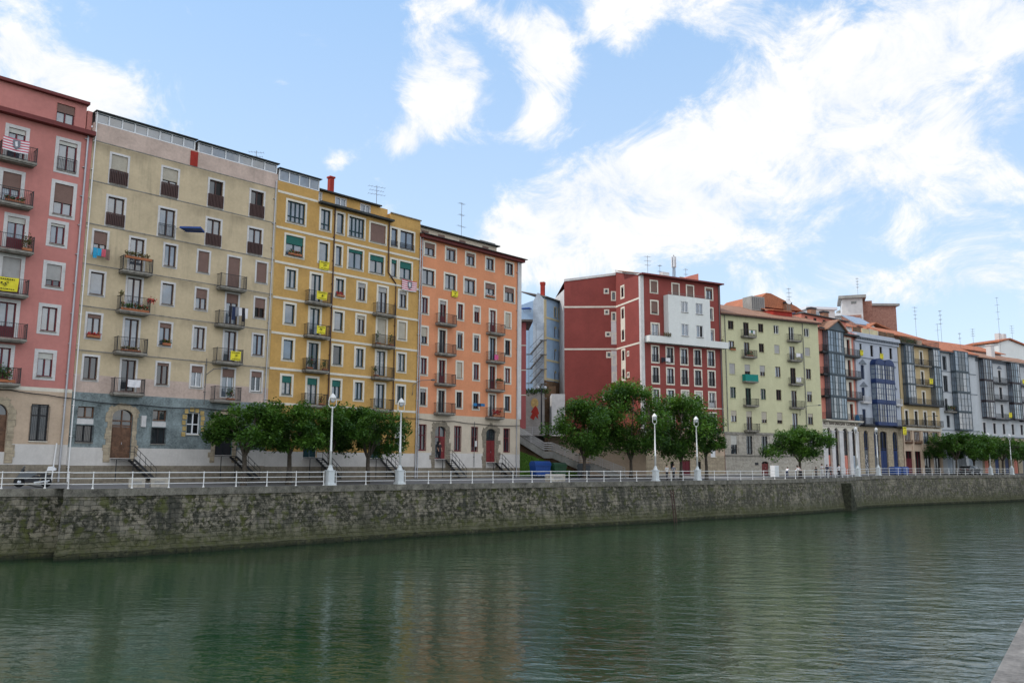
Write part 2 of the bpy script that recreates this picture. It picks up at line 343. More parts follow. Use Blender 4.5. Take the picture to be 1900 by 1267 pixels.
def win(F, u0, u1, z0, z1, fr='brown_frame', sh=0., shm='brown_shutter', sur=.2, surm='cream_trim', g=None, n=2, bars=0, sill=True, y=0., th=.2, name='window', juliet=None, jh=.95, half=None, panel=None, bot=True, tr=None):
    F.holes.append([u0, u1, z0, z1, False, y])
    mb = F.mb(); fw = .07
    if sur:
        p = y - .025
        mb.box(u0 - sur, u0, p, y + .01, z0 - (sur if bot else 0), z1 + sur); mb.box(u1, u1 + sur, p, y + .01, z0 - (sur if bot else 0), z1 + sur)
        mb.box(u0, u1, p, y + .01, z1, z1 + sur)
        if bot: mb.box(u0, u1, p, y + .01, z0 - sur, z0)
    if sill and bot: mb.box(u0 - .04, u1 + .04, y - .09, y + .02, z0 - .06, z0 + .003, 1)
    if not mb.v: mb.box(u0, u1, y + .1, y + .14, z1 - .05, z1 + .0, 1)
    w = mb.build(name, [surm, surm if not sur else 'slab_stone'], F.root)
    f = F.mb(); ya, yb = y + th - .08, y + th - .01
    f.box(u0, u0 + fw, ya, yb, z0, z1); f.box(u1 - fw, u1, ya, yb, z0, z1); f.box(u0 + fw, u1 - fw, ya, yb, z1 - fw, z1); f.box(u0 + fw, u1 - fw, ya, yb, z0, z0 + fw * 1.3)
    for k in range(1, n):
        c = u0 + (u1 - u0) * k / n; f.box(c - .045, c + .045, ya - .01, yb - .002, z0 + fw * 1.3, z1 - fw)
    if tr: f.box(u0 + fw, u1 - fw, ya - .012, yb - .001, tr - .04, tr + .04)
    for k in range(bars):
        c = z0 + (z1 - z0) * (k + 1) / (bars + 1); f.box(u0 + fw, u1 - fw, ya + .02, yb - .004, c - .015, c + .015)
    if panel: f.box(u0 + fw, u1 - fw, ya + .01, yb - .003, z0 + fw, z0 + panel)
    f.build('sash', fr, w)
    g = g or pick_glass()
    if half:   # one leaf open: dark gap
        c = u0 + (u1 - u0) * half; q = F.mb(); q.quad((u0, y + th, z0), (c, y + th, z0), (c, y + th, z1), (u0, y + th, z1), 0); q.quad((c, y + th, z0), (u1, y + th, z0), (u1, y + th, z1), (c, y + th, z1), 1); q.build('pane', [g, 'glass_dark'], w)
    else:
        q = F.mb(); q.quad((u0, y + th, z0), (u1, y + th, z0), (u1, y + th, z1), (u0, y + th, z1)); q.build('pane', g, w)
    if sh:
        zz = z1 - (z1 - z0) * sh; q = F.mb(); q.box(u0 + .01, u1 - .01, y + th - .13, y + th - .085, zz, z1 - .01)
        k = zz + .08
        while k < z1 - .05: q.box(u0 + .012, u1 - .012, y + th - .136, y + th - .1301, k, k + .05); k += .11
        q.build('shutter', shm, w)
    if juliet:
        q = F.mb(); rail_bars(q, u0 - .04, u1 + .04, y - .05, y - .05, z0 + .02, jh, .11 if juliet == 'iron' else .13, sidebars=False, r=.02 if juliet == 'iron' else .085); q.build('window_guard', juliet, w)
    return w
def rail_bars(q, u0, u1, yf, yb, z, h=1.0, sp=.13, sidebars=True, r=.02, belly=False):
    n = max(2, int(round((u1 - u0) / sp)))
    for zz in (z + .06, z + h): q.box(u0, u1, yf - .02, yf + .02, zz - .018, zz + .018)
    for k in range(n + 1):
        u = u0 + (u1 - u0) * k / n; q.box(u - r / 2, u + r / 2, yf - r / 2, yf + r / 2, z, z + h)
    if sidebars:
        for u in (u0, u1):
            m = max(2, int(round(abs(yb - yf) / sp)))
            for zz in (z + .06, z + h): q.box(u - .02, u + .02, yf + .02, yb, zz - .017, zz + .017)
            for k in range(1, m): yy = yf + (yb - yf) * k / m; q.box(u - r / 2, u + r / 2, yy - r / 2, yy + r / 2, z, z + h)
            q.box(u - .025, u + .025, yf - .025, yf + .025, z, z + h + .05)
def balcony(F, u0, u1, z, pr=.75, h=1.0, rail='iron', slab='slab_stone', y=0., th=.14, cover=None, name='balcony'):
    mb = F.mb(); mb.box(u0, u1, y - pr, y + .01, z - th, z)
    mb.box(u0 + .08, u1 - .08, y - pr + .1, y + .012, z - th - .09, z - th + .001)
    b = mb.build(name, slab, F.root)
    q = F.mb(); rail_bars(q, u0 + .05, u1 - .05, y - pr + .06, y, z, h, .115, r=.017); q.build('railing', rail, b)
    if cover:
        c = F.mb(); c.box(u0 + .02, u1 - .02, y - pr + .0, y - pr + .03, z - .02, z + h); c.box(u0, u0 + .03, y - pr + .03, y - .05, z - .02, z + h); c.build('balcony_screen', cover, b)
    return b
def roofbox(F, name, u0, u1, y0, y1, z0, z1, m):
    return F.mb().box(u0, u1, y0, y1, z0, z1).build(name, m, F.root)
def slope_roof(F, u0, u1, y0, z0, y1, z1, m='roof_tiles', th=.16, back=None, name='roof'):
    mb = F.mb(); pts = [(y0, z0), (y1, z1)] + ([back] if back else []) 
    for (ya, za), (yb, zb) in zip(pts[:-1], pts[1:]):
        i = mb._a([(u0, ya, za), (u1, ya, za), (u1, yb, zb), (u0, yb, zb), (u0, ya, za - th), (u1, ya, za - th), (u1, yb, zb - th), (u0, yb, zb - th)])
        for f in ((0, 1, 2, 3), (7, 6, 5, 4), (0, 4, 5, 1), (1, 5, 6, 2), (2, 6, 7, 3), (3, 7, 4, 0)):
            mb.f.append(tuple(i + k for k in f)); mb.m.append(0)
    return mb.build(name, m, F.root)
def arch_fill(mb, u0, u1, zs, zt, y0, y1, mi=0, n=10, flat=None):
    """solid corner pieces above an arch from spring line zs to zt"""
    c = (u0 + u1) / 2; r = (u1 - u0) / 2; rise = flat or (zt - zs) - .001
    for k in range(n):
        a0, a1 = math.pi * (1 - k / n), math.pi * (1 - (k + 1) / n)
        xa, xb = c + r * math.cos(a0), c + r * math.cos(a1); za, zb = zs + rise * math.sin(a0), zs + rise * math.sin(a1)
        i = mb._a([(xa, y0, za), (xb, y0, zb), (xb, y0, zt), (xa, y0, zt), (xa, y1, za), (xb, y1, zb), (xb, y1, zt), (xa, y1, zt)])
        for f in ((0, 1, 2, 3), (0, 4, 5, 1)): mb.f.append(tuple(i + k2 for k2 in f)); mb.m.append(mi)
def arch_ring(F, u0, u1, z0, zs, rise, w, m='ashlar_stone', y=0., pr=.05, jamb=True, rough=.0, name='arch_surround'):
    mb = F.mb(); c = (u0 + u1) / 2; n = 11
    def rr(): return random.uniform(-rough, rough)
    for k in range(n):
        a0, a1 = math.pi * (1 - k / n), math.pi * (1 - (k + 1) / n); e = w + rr()
        P = []
        for a, o in ((a0, 0), (a1, 0), (a1, e), (a0, e)): P.append((c + ((u1 - u0) / 2 + o) * math.cos(a), zs + (rise + o) * math.sin(a)))
        mb.prism(P, y - pr, y + .03)
    if jamb:
        z = z0
        while z < zs - .05:
            h = min(.42, zs - z); e = w + rr(); f = w + rr()
            mb.box(u0 - e, u0, y - pr, y + .03, z, z + h - .01); mb.box(u1, u1 + f, y - pr, y + .03, z, z + h - .01); z += h
    return mb.build(name, m, F.root)
def arched_open(F, u0, u1, z0, zs, zt, fr, g='glass_dim', y=0., wallm='ashlar_stone', name='arched_window', n=2, tr=None, door=None, doorm='wood', th=.22):
    """arched window or door in a rectangular hole with solid spandrels"""
    F.holes.append([u0, u1, z0, zt, False, y]); mb = F.mb(); arch_fill(mb, u0, u1, zs, zt, y + .001, y + th)
    w = mb.build(name, wallm, F.root)
    f = F.mb(); fw = .07; ya, yb = y + th - .07, y + th - .01
    f.box(u0, u0 + fw, ya, yb, z0, zt); f.box(u1 - fw, u1, ya, yb, z0, zt); f.box(u0 + fw, u1 - fw, ya, yb, z0, z0 + fw)
    for k in range(1, n):
        c = u0 + (u1 - u0) * k / n; f.box(c - .04, c + .04, ya - .01, yb - .002, z0 + fw, zt - .1)
    for t in (tr or []): f.box(u0 + fw, u1 - fw, ya - .012, yb - .001, t - .05, t + .05)
    f.build('sash', fr, w)
    q = F.mb(); q.quad((u0, y + th, z0), (u1, y + th, z0), (u1, y + th, zt), (u0, y + th, zt)); q.build('pane', g, w)
    if door:
        d = F.mb(); c = (u0 + u1) / 2; a = ya - .03
        for s_ in ((u0 + fw, c - .015), (c + .015, u1 - fw)):
            d.box(s_[0], s_[1], a, ya + .01, z0, door)
            h = door - z0; d.box(s_[0] + .08, s_[1] - .08, a - .02, a + .001, z0 + .12, z0 + h * .42); d.box(s_[0] + .08, s_[1] - .08, a - .02, a + .001, z0 + h * .5, door - .12)
        dd = d.build('door', doorm, w); k = F.mb(); k.box(c + .05, c + .08, a - .07, a - .0201, z0 + 1.0, z0 + 1.16); k.build('door_handle', 'galvanised', w)
    return w
def bay(F, u0, u1, z0, z1, pr, fr, cols, rows=(.38,), g='glass', sidecols=2, name='bay_window', low=.18, th=.09):
    """glazed bay: dark frame grid with panes behind"""
    mb = F.mb(); f = -pr
    mb.box(u0, u1, f, 0, z0, z0 + low); mb.box(u0, u1, f, 0, z1 - .16, z1)
    mb.box(u0 - .05, u1 + .05, f - .06, 0, z0 - .07, z0 - .001)
    H = z1 - .16 - z0 - low
    for k in range(cols + 1):
        u = u0 + (u1 - u0) * k / cols; w = th if k in (0, cols) else .05; a = min(max(u - w / 2, u0), u1 - w); mb.box(a, a + w, f - .01 * (k % 2) , f + th, z0 + low, z1 - .16)
    for r in rows:
        zz = z0 + low + H * r; mb.box(u0 + th, u1 - th, f + .004, f + th - .01, zz - .03, zz + .03)
        for u in (u0, u1 - .06): mb.box(u + .003, u + .057, f + th, -.01, zz - .03, zz + .03)
    for k in range(1, sidecols + 1):
        yy = f + pr * k / sidecols
        for u in (u0, u1 - th): mb.box(u + .002, u + th - .002, yy - .06, min(yy, -.01), z0 + low, z1 - .16)
    b = mb.build(name, fr, F.root)
    q = F.mb(); e = .045; W_ = (u1 - u0) / cols
    gs = ['glass', 'glass_curtain', 'glass_dim']
    for k in range(cols):
        a = u0 + W_ * k; q.quad((a + (e if k == 0 else 0), f + e, z0 + low), (a + W_ - (e if k == cols - 1 else 0), f + e, z0 + low), (a + W_ - (e if k == cols - 1 else 0), f + e, z1 - .16), (a + (e if k == 0 else 0), f + e, z1 - .16), random.choice((0, 0, 0, 2, 2, 1)))
    q.quad((u0 + e, -.02, z0 + low), (u0 + e, f + e, z0 + low), (u0 + e, f + e, z1 - .16), (u0 + e, -.02, z1 - .16), 0); q.quad((u1 - e, f + e, z0 + low), (u1 - e, -.02, z0 + low), (u1 - e, -.02, z1 - .16), (u1 - e, f + e, z1 - .16), 2)
    q.build('pane', gs, b)
    return b
def band(F, name, u0, u1, z0, z1, m, pr=.04, y=0.): return F.mb().box(u0, u1, y - pr, y + .01, z0, z1).build(name, m, F.root)
def pipe(F, u0, z0, u1, z1, m='galvanised', r=.05, v=-.1, name='downpipe', mid=None):
    pts = [(u0, v, z0)] + (mid or []) + [(u1, v, z1)]; mb = F.mb(); mb.tube(pts, r, 8)
    z = min(z0, z1) + 1
    while z < max(z0, z1) and abs(u1 - u0) < .2: mb.box(u0 - .08, u0 + .08, v - .03, .02, z, z + .04); z += 2.2
    return mb.build(name, m, F.root)
def plants(F, u, v, z, L=.8, kind='leaf_plant', label='', h=.35, n=120, pot=True, name='planter', spill=0.):
    o = thing(name, label, 'planter', F.P(u, v, z), F.a)
    if pot: MB().box(-L / 2, L / 2, -.1, .1, 0, .18).build('pot', 'terracotta', o)
    mb = MB()
    for k in range(max(1, int(L / .3))):
        x = -L / 2 + .15 + k * .3; mb.tuft((x, 0, .18 + h / 2 - spill * random.random()), .2, .16, h * .6, int(n * .3 / L) + 20, .12, 0)
        if random.random() < .5: mb.tuft((x, -.05, .22 + h / 2), .15, .14, h * .5, 14, .09, 1)
    mb.build('foliage', [kind, 'flower_red' if kind == 'leaf_plant' else 'leaf_plant'], o); return o
def banner(F, u0, u1, z0, z1, v, label, kind='yellow', marks=True, group=None):
    """cloth hung over a railing or sill: sagging sheet with printed marks of its own thickness"""
    o = thing('banner' if kind != 'stripes' else 'striped_flag', label, 'banner' if kind != 'stripes' else 'flag', F.P((u0 + u1) / 2, v, z1), F.a, group)
    w, h = u1 - u0, z1 - z0; nx, nz = 14, 10; mb = MB()
    def pt(i, j, off=0.): 
        s_, t = i / nx, j / nz
        return (-w / 2 + w * s_ * (1 - .03 * t), -.03 + .025 * math.sin(s_ * 11 + t * 2) * t - off, -h * t - .05 * math.sin(math.pi * s_) * h)
    for off, sgn in ((0., 1), (-.012, -1)):
        for i in range(nx):
            for j in range(nz):
                a = [pt(i, j, off), pt(i + 1, j, off), pt(i + 1, j + 1, off), pt(i, j + 1, off)]
                mb.quad(*(a if sgn < 0 else a[::-1]), mi=(0 if kind != 'stripes' else j % 2))
    mb.build('cloth', ['yellow_cloth'] if kind == 'yellow' else (['red_cloth', 'white_cloth'] if kind == 'stripes' else ['white_cloth']), o)
    if marks:
        q = MB()
        if kind == 'stripes':   # shield crest in the middle
            q.prism([(-.14 * w, -.12 * h), (.14 * w, -.12 * h), (.14 * w, -.6 * h), (0, -.86 * h), (-.14 * w, -.6 * h)], -.085, -.07, 0)
            q.prism([(-.07 * w, -.3 * h), (.02 * w, -.22 * h), (.05 * w, -.6 * h), (-.03 * w, -.66 * h)], -.09, -.0851, 1)
            q.build('crest', ['grey_cloth', 'white_cloth'], o)
        else:
            for row, (t, hh) in enumerate(((.14, .08), (.86, .06))):
                x = -w * .38
                while x < w * .36:
                    l = random.uniform(.03, .07) * w; q.box(x, x + l, -.078, -.07, -h * t - hh * h, -h * t); x += l + .025 * w
            for k in range(16):
                a = random.uniform(0, 6.28); r = random.uniform(.0, .16) * min(w, h) * 1.3; x, z = r * math.cos(a) * 1.4, -h * .5 + r * math.sin(a); l = random.uniform(.02, .06) * w
                q.box(x, x + l, -.079 - .0005 * k, -.07, z, z + l * .7)
            q.build('print', 'black_ink', o)
    return o
def laundry(F, u0, u1, z, v, label, cols, name='hanging_laundry', L=.7):
    o = thing(name, label, 'laundry', F.P((u0 + u1) / 2, v, z), F.a); w = u1 - u0
    MB().tube([(-w / 2, 0, 0), (0, 0, -.03), (w / 2, 0, 0)], .012, 5).build('clothes_line', 'iron_grey', o)
    n = len(cols)
    for k, c in enumerate(cols):
        x0 = -w / 2 + w * k / n + .01; x1 = x0 + w / n - .02; h = L * random.uniform(.6, 1.1); mb = MB()
        for i in range(4):
            for j in range(4):
                def p(a, b): return (x0 + (x1 - x0) * a / 4, .05 * math.sin(a * 2.1 + k) * b / 4, -h * b / 4 - (.04 if a in (1, 3) else 0))
                mb.quad(p(i, j + 1), p(i + 1, j + 1), p(i + 1, j), p(i, j)); mb.quad(*[(q[0], q[1] + .015, q[2]) for q in (p(i, j), p(i + 1, j), p(i + 1, j + 1), p(i, j + 1))])
        mb.build('garment', c, o)
    return o
def antenna(x, y, z0, z1, label, arms=3, rz=.5, w=1.0):
    o = thing('roof_antenna', label, 'antenna', (x, y, z0), rz, 'television antennas on the roofs'); H = z1 - z0
    MB().tube([(0, 0, -1.6), (0, 0, H)], .026, 6).build('mast', 'iron_grey', o)
    for k in range(arms):
        z = H - .15 - k * H * .28 / max(1, arms - 1) * 1.6; mb = MB(); l = w * random.uniform(.6, 1)
        mb.bar((-l / 2, 0, z), (l / 2, 0, z), .02)
        for j in range(6): xx = -l / 2 + l * j / 5; mb.bar((xx, -.28, z), (xx, .28, z), .014)
        mb.build('aerial', 'iron_grey', o)
    return o
def cable(F, pts, label, r=.035, name='facade_cable'):
    o = thing(name, label, 'cable', F.P(*pts[0]), F.a); p0 = Vector(pts[0]); P = []
    for a, b in zip(pts[:-1], pts[1:]):
        a, b = Vector(a), Vector(b)
        for k in range(6): t = k / 6; q = a.lerp(b, t); q.z -= .10 * math.sin(math.pi * t) * min(1, (b - a).length / 5); P.append(q - p0)
    P.append(Vector(pts[-1]) - p0); MB().tube(P, r, 6).build('cable_run', 'iron', o); return o
def wall_lamp(F, u, z, label, out=1.8, side=.4, name='wall_street_lamp'):
    o = thing(name, label, 'street lamp', F.P(u, 0, z), F.a, 'street lamps on wall brackets')
    MB().tube([(0, 0, -1.0), (0, -.12, -.9), (0, -.15, 0), (side * .4, -out * .5, .45), (side, -out, .5)], .035, 7).build('bracket', 'iron_grey', o)
    h = MB(M=Matrix.Translation((side, -out - .2, .48)) @ Matrix.Scale(1.0, 4)); h.lathe([(.03, .12), (.14, .1), (.24, .02), (.22, -.04), (.08, -.07)], n=12); h.build('lamp_head', 'grey_plastic', o, True); return o
def steps(F, u0, u1, z0, z1, depth, label, side=1, y=0.):
    """open iron stair from the pavement up to a raised door, running along the wall"""
    o = thing('iron_door_stair', label, 'steps', F.P(u0, 0, z0), F.a, 'iron stairs up to the raised doors'); n = max(4, int((z1 - z0) / .19)); L = u1 - u0; mb = MB()
    H = z1 - z0
    for k in range(n): mb.box(*sorted((L * k / n, L * (k + 1) / n + .03)), -depth, -.06, H - H * (k + 1) / n + .0, H - H * (k + 1) / n + .045)
    for yy in (-depth, -.1): mb.bar((0, yy, H - .05), (L, yy, .05), .05, .16)
    mb.build('treads', 'iron', o); q = MB()
    for yy in (-depth,):
        for zz in (.9, .5): q.bar((-.5 * (1 if L > 0 else -1), yy, H + zz), (0, yy, H + zz), .035); q.bar((0, yy, H + zz), (L, yy, zz), .035)
        for k in range(5): q.bar((L * k / 4, yy, H - H * k / 4), (L * k / 4, yy, H - H * k / 4 + .9), .03)
    q.build('handrail', 'iron', o)
    p = MB(); p.box(*sorted((-1.3 * (1 if L > 0 else -1), 0)), -depth, -.06, H - .06, H + .0); p.bar((-1.25 * (1 if L > 0 else -1), -depth + .03, 0), (-1.25 * (1 if L > 0 else -1), -depth + .03, H), .05); p.bar((-.02, -depth + .05, 0), (-.02, -depth + .05, H - .06), .05); p.build('landing', 'iron', o)
    return o
# ------------------------------------------------------------------ left block: pink, cream, ochre and orange houses on one line
X1, Y1, S1 = -30.896, 61.0, 0.72 / 0.69
U = random.uniform
# ---- pink house
F = Fac('apartment_building', 'pink rendered apartment building with white window surrounds at the far left', X1, Y1, S1)
PK = F; mf = 'maroon_frame'
for z0, z1, L in ((22.72, 24.95, [(-6.5, -5.42, 'b', .15), (-3.22, -1.98, 'j', .12)]), (19.42, 21.7, [(-6.6, -5.45, 'b', .5), (-3.26, -2.0, 'x', .6)]),
                  (16.4, 18.6, [(-6.05, -4.95, 'b', .18)]), (17.21, 18.7, [(-3.3, -2.35, 'w', .12)]), (13.2, 15.7, [(-6.12, -4.98, 'b', .62)]), (14.1, 15.68, [(-3.33, -2.34, 'w', .7)]),
                  (10.15, 12.55, [(-6.08, -5.03, 'b', 0)]), (10.85, 12.58, [(-3.4, -2.4, 'w', 0)]), (7.0, 9.4, [(-6.1, -5.12, 'b', 0)]), (7.62, 9.3, [(-3.4, -2.43, 'w', .25)])):
    for a, b, k, sh in L:
        for off in ((0, -6.6) if k != 'b' else (0,)):
            win(F, a + off, b + off, z0, z1, mf, sh, 'grey_shutter' if sh > .6 else ('brown_shutter' if k in 'bx' and sh >= .5 else 'pale_shutter'), .24, 'white_trim', g='glass' if sh < .5 else None, juliet='iron' if k == 'j' else None, bars=0, panel=.75 if k == 'b' and z0 < 17 else None, bot=(k != 'b'))
for z, u0 in ((22.55, -7.1), (19.4, -7.1), (16.15, -6.7), (13.08, -6.9), (10.0, -6.75), (6.95, -6.9)):
    balcony(F, u0, u0 + 2.35 if z != 16.15 else -4.45, z, .8, 1.05)
arched_open(F, -6.35, -4.95, 2.35, 4.9, 5.62, 'wood', 'glass_dim', wallm='beige_plaster', door=4.75, doorm='wood', tr=[4.8], name='arched_door', n=2)
arch_ring(F, -6.35, -4.95, 1.6, 4.9, .7, .5, 'ashlar_stone', rough=.12)
win(F, -3.52, -2.4, 3.12, 5.68, 'dark_frame', 0, sur=0, g='glass_dim', juliet='iron', jh=2.4, tr=4.9)
F.holes.append([-10.3, -9.2, 3.1, 5.7, False, 0])
wall(F, -13.0, -.97, [(-.6, 1.5, 'rubble_stone'), (1.5, 2.9, 'white_plaster'), (2.9, 6.6, 'beige_plaster'), (6.6, 6.85, 'cream_trim'), (6.85, 25.8, 'pink_stucco')], D=13)
band(F, 'cornice', -13.1, -.93, 25.78, 26.1, 'red_brown', .55)
win(F, -3.5, -2.26, 26.25, 27.8, mf, .4, 'brown_shutter', sur=.03, surm='pink_stucco', y=.25)
wall(F, -13, -1.45, [(26.1, 28.2, 'pink_stucco')], D=12, name='attic_wall', y=.25)
roofbox(F, 'roof', -13.1, -1.35, -.1, 12.2, 28.2, 28.42, 'red_brown')
F.mb().box(-1.35, -.99, .35, 1.4, 25.7, 27.9).build('side_parapet', 'pink_stucco', F.root)
pipe(F, -1.45, .3, -1.32, 26.0, 'galvanised', .07); pipe(F, -1.9, .3, -1.75, 3.0, 'white_paint', .05, name='white_pipe')
# ---- cream house
F = Fac('apartment_building', 'cream rendered apartment building with teal ground floor and glazed rooftop gallery', X1, Y1, S1); CR = F
bf = 'brown_frame'
for (a, b), s7, s6 in (((.5, 1.7), .5, 0), ((4.45, 5.67), .42, 0), ((8.37, 9.55), 0, 0), ((12.12, 13.33), 0, 0)):
    win(F, a, b, 22.62, 24.92, bf, s7, 'beige_shutter', .16, 'white_trim', juliet='brown_frame', jh=1.05, half=(.55 if not s7 else None), g='glass_dim' if not s7 else None)
    win(F, a - .02, b - .02, 19.36, 21.58, bf, 0, sur=.16, surm='white_trim', juliet='brown_frame' if a != 4.45 else 'iron', jh=.95, g='glass')
COLS = ((-.34, .62), (2.35, 3.4), (5.02, 5.93), (7.78, 8.7), (10.4, 11.45), (13.0, 13.95))
R5 = {(5, 0): (.55, 'brown_shutter'), (5, 3): (.97, 'brown_shutter'), (5, 4): (.97, 'brown_shutter'), (5, 5): (.97, 'brown_shutter'), (4, 3): (.45, 'brown_shutter'), (4, 4): (.3, 'brown_shutter'), (4, 5): (.5, 'brown_shutter'),
      (3, 0): (.15, 'brown_shutter'), (3, 2): (.2, 'brown_shutter'), (2, 3): (.3, 'brown_shutter'), (2, 4): (.28, 'brown_shutter'), (2, 5): (.28, 'brown_shutter'), (2, 2): (.12, 'brown_shutter')}
for fl, zt, zb, zd in ((5, 18.74, 17.02, 16.2), (4, 15.62, 13.95, 13.05), (3, 12.46, 10.72, 9.95), (2, 9.33, 7.65, 6.95)):
    for c, (a, b) in enumerate(COLS):
        sh, sm = R5.get((fl, c), (0, 'brown_shutter')); door = c in (1, 4); wf = fl == 2 and c >= 3
        win(F, a, b, zd if door else zb, zt, 'white_frame' if wf else bf, sh, sm, .15, 'white_trim', g=('glass' if fl > 2 or c in (3, 4) else 'glass_dim') if (fl, c) != (4, 5) else 'glass_dark', bot=not door, n=1 if (c in (0, 2) and fl == 4) else 2)
for c, zs in ((0, (16.02, 12.98, 9.85, 6.78)), (1, (15.98, 12.88, 9.82, 6.7))):
    for z in zs: balcony(F, (1.6, 9.42)[c], (3.9, 11.78)[c], z, .8, 1.08)
for z in (25.62, 22.5, 19.22, 16.15, 13.0, 9.75): band(F, 'string_course', -.97, 14.62, z - .05, z + .03, 'slab_stone', .03)
for a, b in ((-.5, .63), (4.92, 5.98)):
    win(F, a, b, 4.85, 5.68, 'wood', 0, sur=.06, surm='teal_plaster', g='glass_dim', sill=False); F.mb().box(a, b, -.02, .02, 4.4, 4.8).build('window_apron', 'white_trim', F.root)
    win(F, a, b, 3.1, 4.35, 'dark_frame', 0, sur=.06, surm='teal_plaster', g='glass_dim', juliet='iron', jh=1.2)
win(F, 7.65, 8.7, 3.9, 5.62, 'white_frame', 0, sur=0, g='glass_dim', tr=4.7, half=.6)
mb = F.mb()
for k, (x, z) in enumerate([(7.42, 3.9), (7.45, 4.35), (7.4, 4.8), (7.45, 5.25), (7.55, 5.7), (8.0, 5.85), (8.45, 5.8), (8.9, 5.6), (8.93, 5.2), (8.9, 4.8), (8.95, 4.35)]): mb.box(x - U(.1, .19), x + U(.1, .19), -.06, .02, z - .17, z + .17)
mb.build('stone_surround', 'yellow_stone', F.root)
arched_open(F, 1.95, 3.45, 2.0, 5.1, 5.62, 'wood', 'glass_dim', wallm='ashlar_stone', door=4.3, doorm='wood', tr=[4.4, 4.75], name='arched_door')
arched_open(F, 10.1, 11.6, 2.3, 5.1, 5.65, 'teal_frame', 'glass_dark', wallm='ashlar_stone', door=4.5, doorm='dark_frame', tr=[4.6], name='arched_door')
arch_ring(F, 1.95, 3.45, 1.7, 5.05, .55, .42, 'ashlar_stone', rough=.14); arch_ring(F, 10.1, 11.6, 1.7, 5.05, .55, .42, 'ashlar_stone', rough=.14)
wall(F, -.95, 14.63, [(-.6, 1.45, 'rubble_stone'), (1.45, 2.75, 'white_plaster'), (2.75, 6.7, 'teal_plaster'), (6.7, 8.0, 'pink_pale'), (8.0, 25.62, 'cream_stucco'), (25.62, 26.72, 'pink_pale')], D=12)
F.mb().box(-.95, 7.2, -.0, .3, 26.72, 27.02).build('parapet', 'pink_pale', F.root)
band(F, 'red_panel', 6.6, 7.22, 25.66, 26.9, 'red_panel', .05)
def gallery(F, u0, u1, z0, z1, n, m='white_frame', depth=3.0, rm='dark_roof'):
    mb = F.mb(); mb.box(u0, u1, .0, .08, z0, z0 + .07); mb.box(u0, u1, .0, .08, z1 - .07, z1)
    for k in range(n + 1): u = u0 + (u1 - u0) * k / n; a = min(max(u - .05, u0), u1 - .1); mb.box(a, a + .1, -.01, .09, z0, z1)
    g = mb.build('rooftop_glazing', m, F.root); q = F.mb(); q.quad((u0, .05, z0), (u1, .05, z0), (u1, .05, z1), (u0, .05, z1)); q.build('pane', 'glass', g)
    roofbox(F, 'gallery_roof', u0 - .1, u1 + .1, -.3, depth, z1 + .001, z1 + .07, rm)
gallery(F, -.85, 6.95, 27.02, 27.85, 8); gallery(F, 7.2, 14.5, 26.95, 27.8, 6)
F.mb().box(7.2, 14.6, 0, .3, 26.72, 26.95).build('parapet', 'pink_pale', F.root)
pipe(F, -.85, .3, -.8, 27.9, 'white_paint', .05); pipe(F, 14.3, 6.0, 14.42, 26.3, 'galvanised', .05); pipe(F, 8.95, 6.3, 8.95, 10.0, 'iron_grey', .03, name='conduit')
F.mb().box(4.05, 4.4, -.16, 0, 4.35, 5.2).build('meter_box', 'white_trim', F.root)
# ---- ochre house
F = Fac('apartment_building', 'ochre yellow apartment building with cream bands, attic floor and red chimney', X1, Y1, S1); OC = F
tf = 'teal_frame'
for z0, z1, L in ((22.95, 24.85, [(15.7, 17.5, 4, 0), (19.18, 20.2, 2, 0), (20.93, 21.68, 1, 0), (22.3, 24.05, 4, 0), (24.8, 26.62, 2, 1), (27.33, 28.1, 1, 0), (28.46, 30.2, 2, 0)]),
                  (19.9, 21.7, [(15.68, 17.45, 2, .42), (19.13, 20.08, 1, 0), (20.94, 21.57, 1, 0), (22.36, 23.98, 2, .15), (24.84, 26.5, 2, .3), (27.42, 28.1, 1, .2), (28.5, 29.98, 2, .38)])):
    for a, b, n, sh in L:
        top = z0 > 22
        win(F, a, b, z0, z1 - (.1 if a > 24 else 0), tf if a < 27 or not top else 'plum_frame', sh * .98, 'brown_shutter' if sh == 1 else 'green_shutter', .18, 'cream_trim', g='glass', n=n, tr=(z0 + .55 if top and n > 1 and a < 24.5 else None), juliet='iron' if top and a > 24.5 and sh != 1 else None, jh=.5)
for fl, zt, zb, zd in ((4, 18.62, 16.98, 16.1), (3, 15.5, 13.82, 13.1), (2, 12.35, 10.65, 10.0), (1, 9.18, 7.58, 6.9)):
    for c, (a, b) in enumerate(((15.9, 16.85), (18.43, 19.47), (21.03, 21.96), (23.55, 24.43), (25.94, 27.0), (28.52, 29.44))):
        door = c in (1, 4); sh = {(4, 3): .25, (4, 4): .2, (4, 5): .2, (3, 3): .2, (3, 4): .97, (3, 5): .97, (1, 0): .35, (1, 2): .35, (1, 1): .25}.get((fl, c), 0)
        win(F, a, b, zd if door else zb, zt, tf if c < 3 or fl < 3 else 'plum_frame', sh, 'green_shutter' if fl == 1 else ('grey_shutter' if fl == 4 else 'beige_shutter'), .2, 'cream_trim', bot=not door, n=1 if (c in (0, 2) and fl in (2, 3)) else 2, g='glass' if fl > 2 else None)
for z in (15.98, 12.95, 9.85, 6.75): balcony(F, 17.8, 20.2, z, .75)
for z in (15.9, 12.85, 9.78, 6.72): balcony(F, 25.3, 27.65, z, .75)
for z in (25.35, 22.12, 19.0, 15.85, 12.75, 9.65, 6.65):
    band(F, 'string_course', 14.67, 18.75 if z > 25 else 31.0, z, z + .2, 'cream_trim', .035)
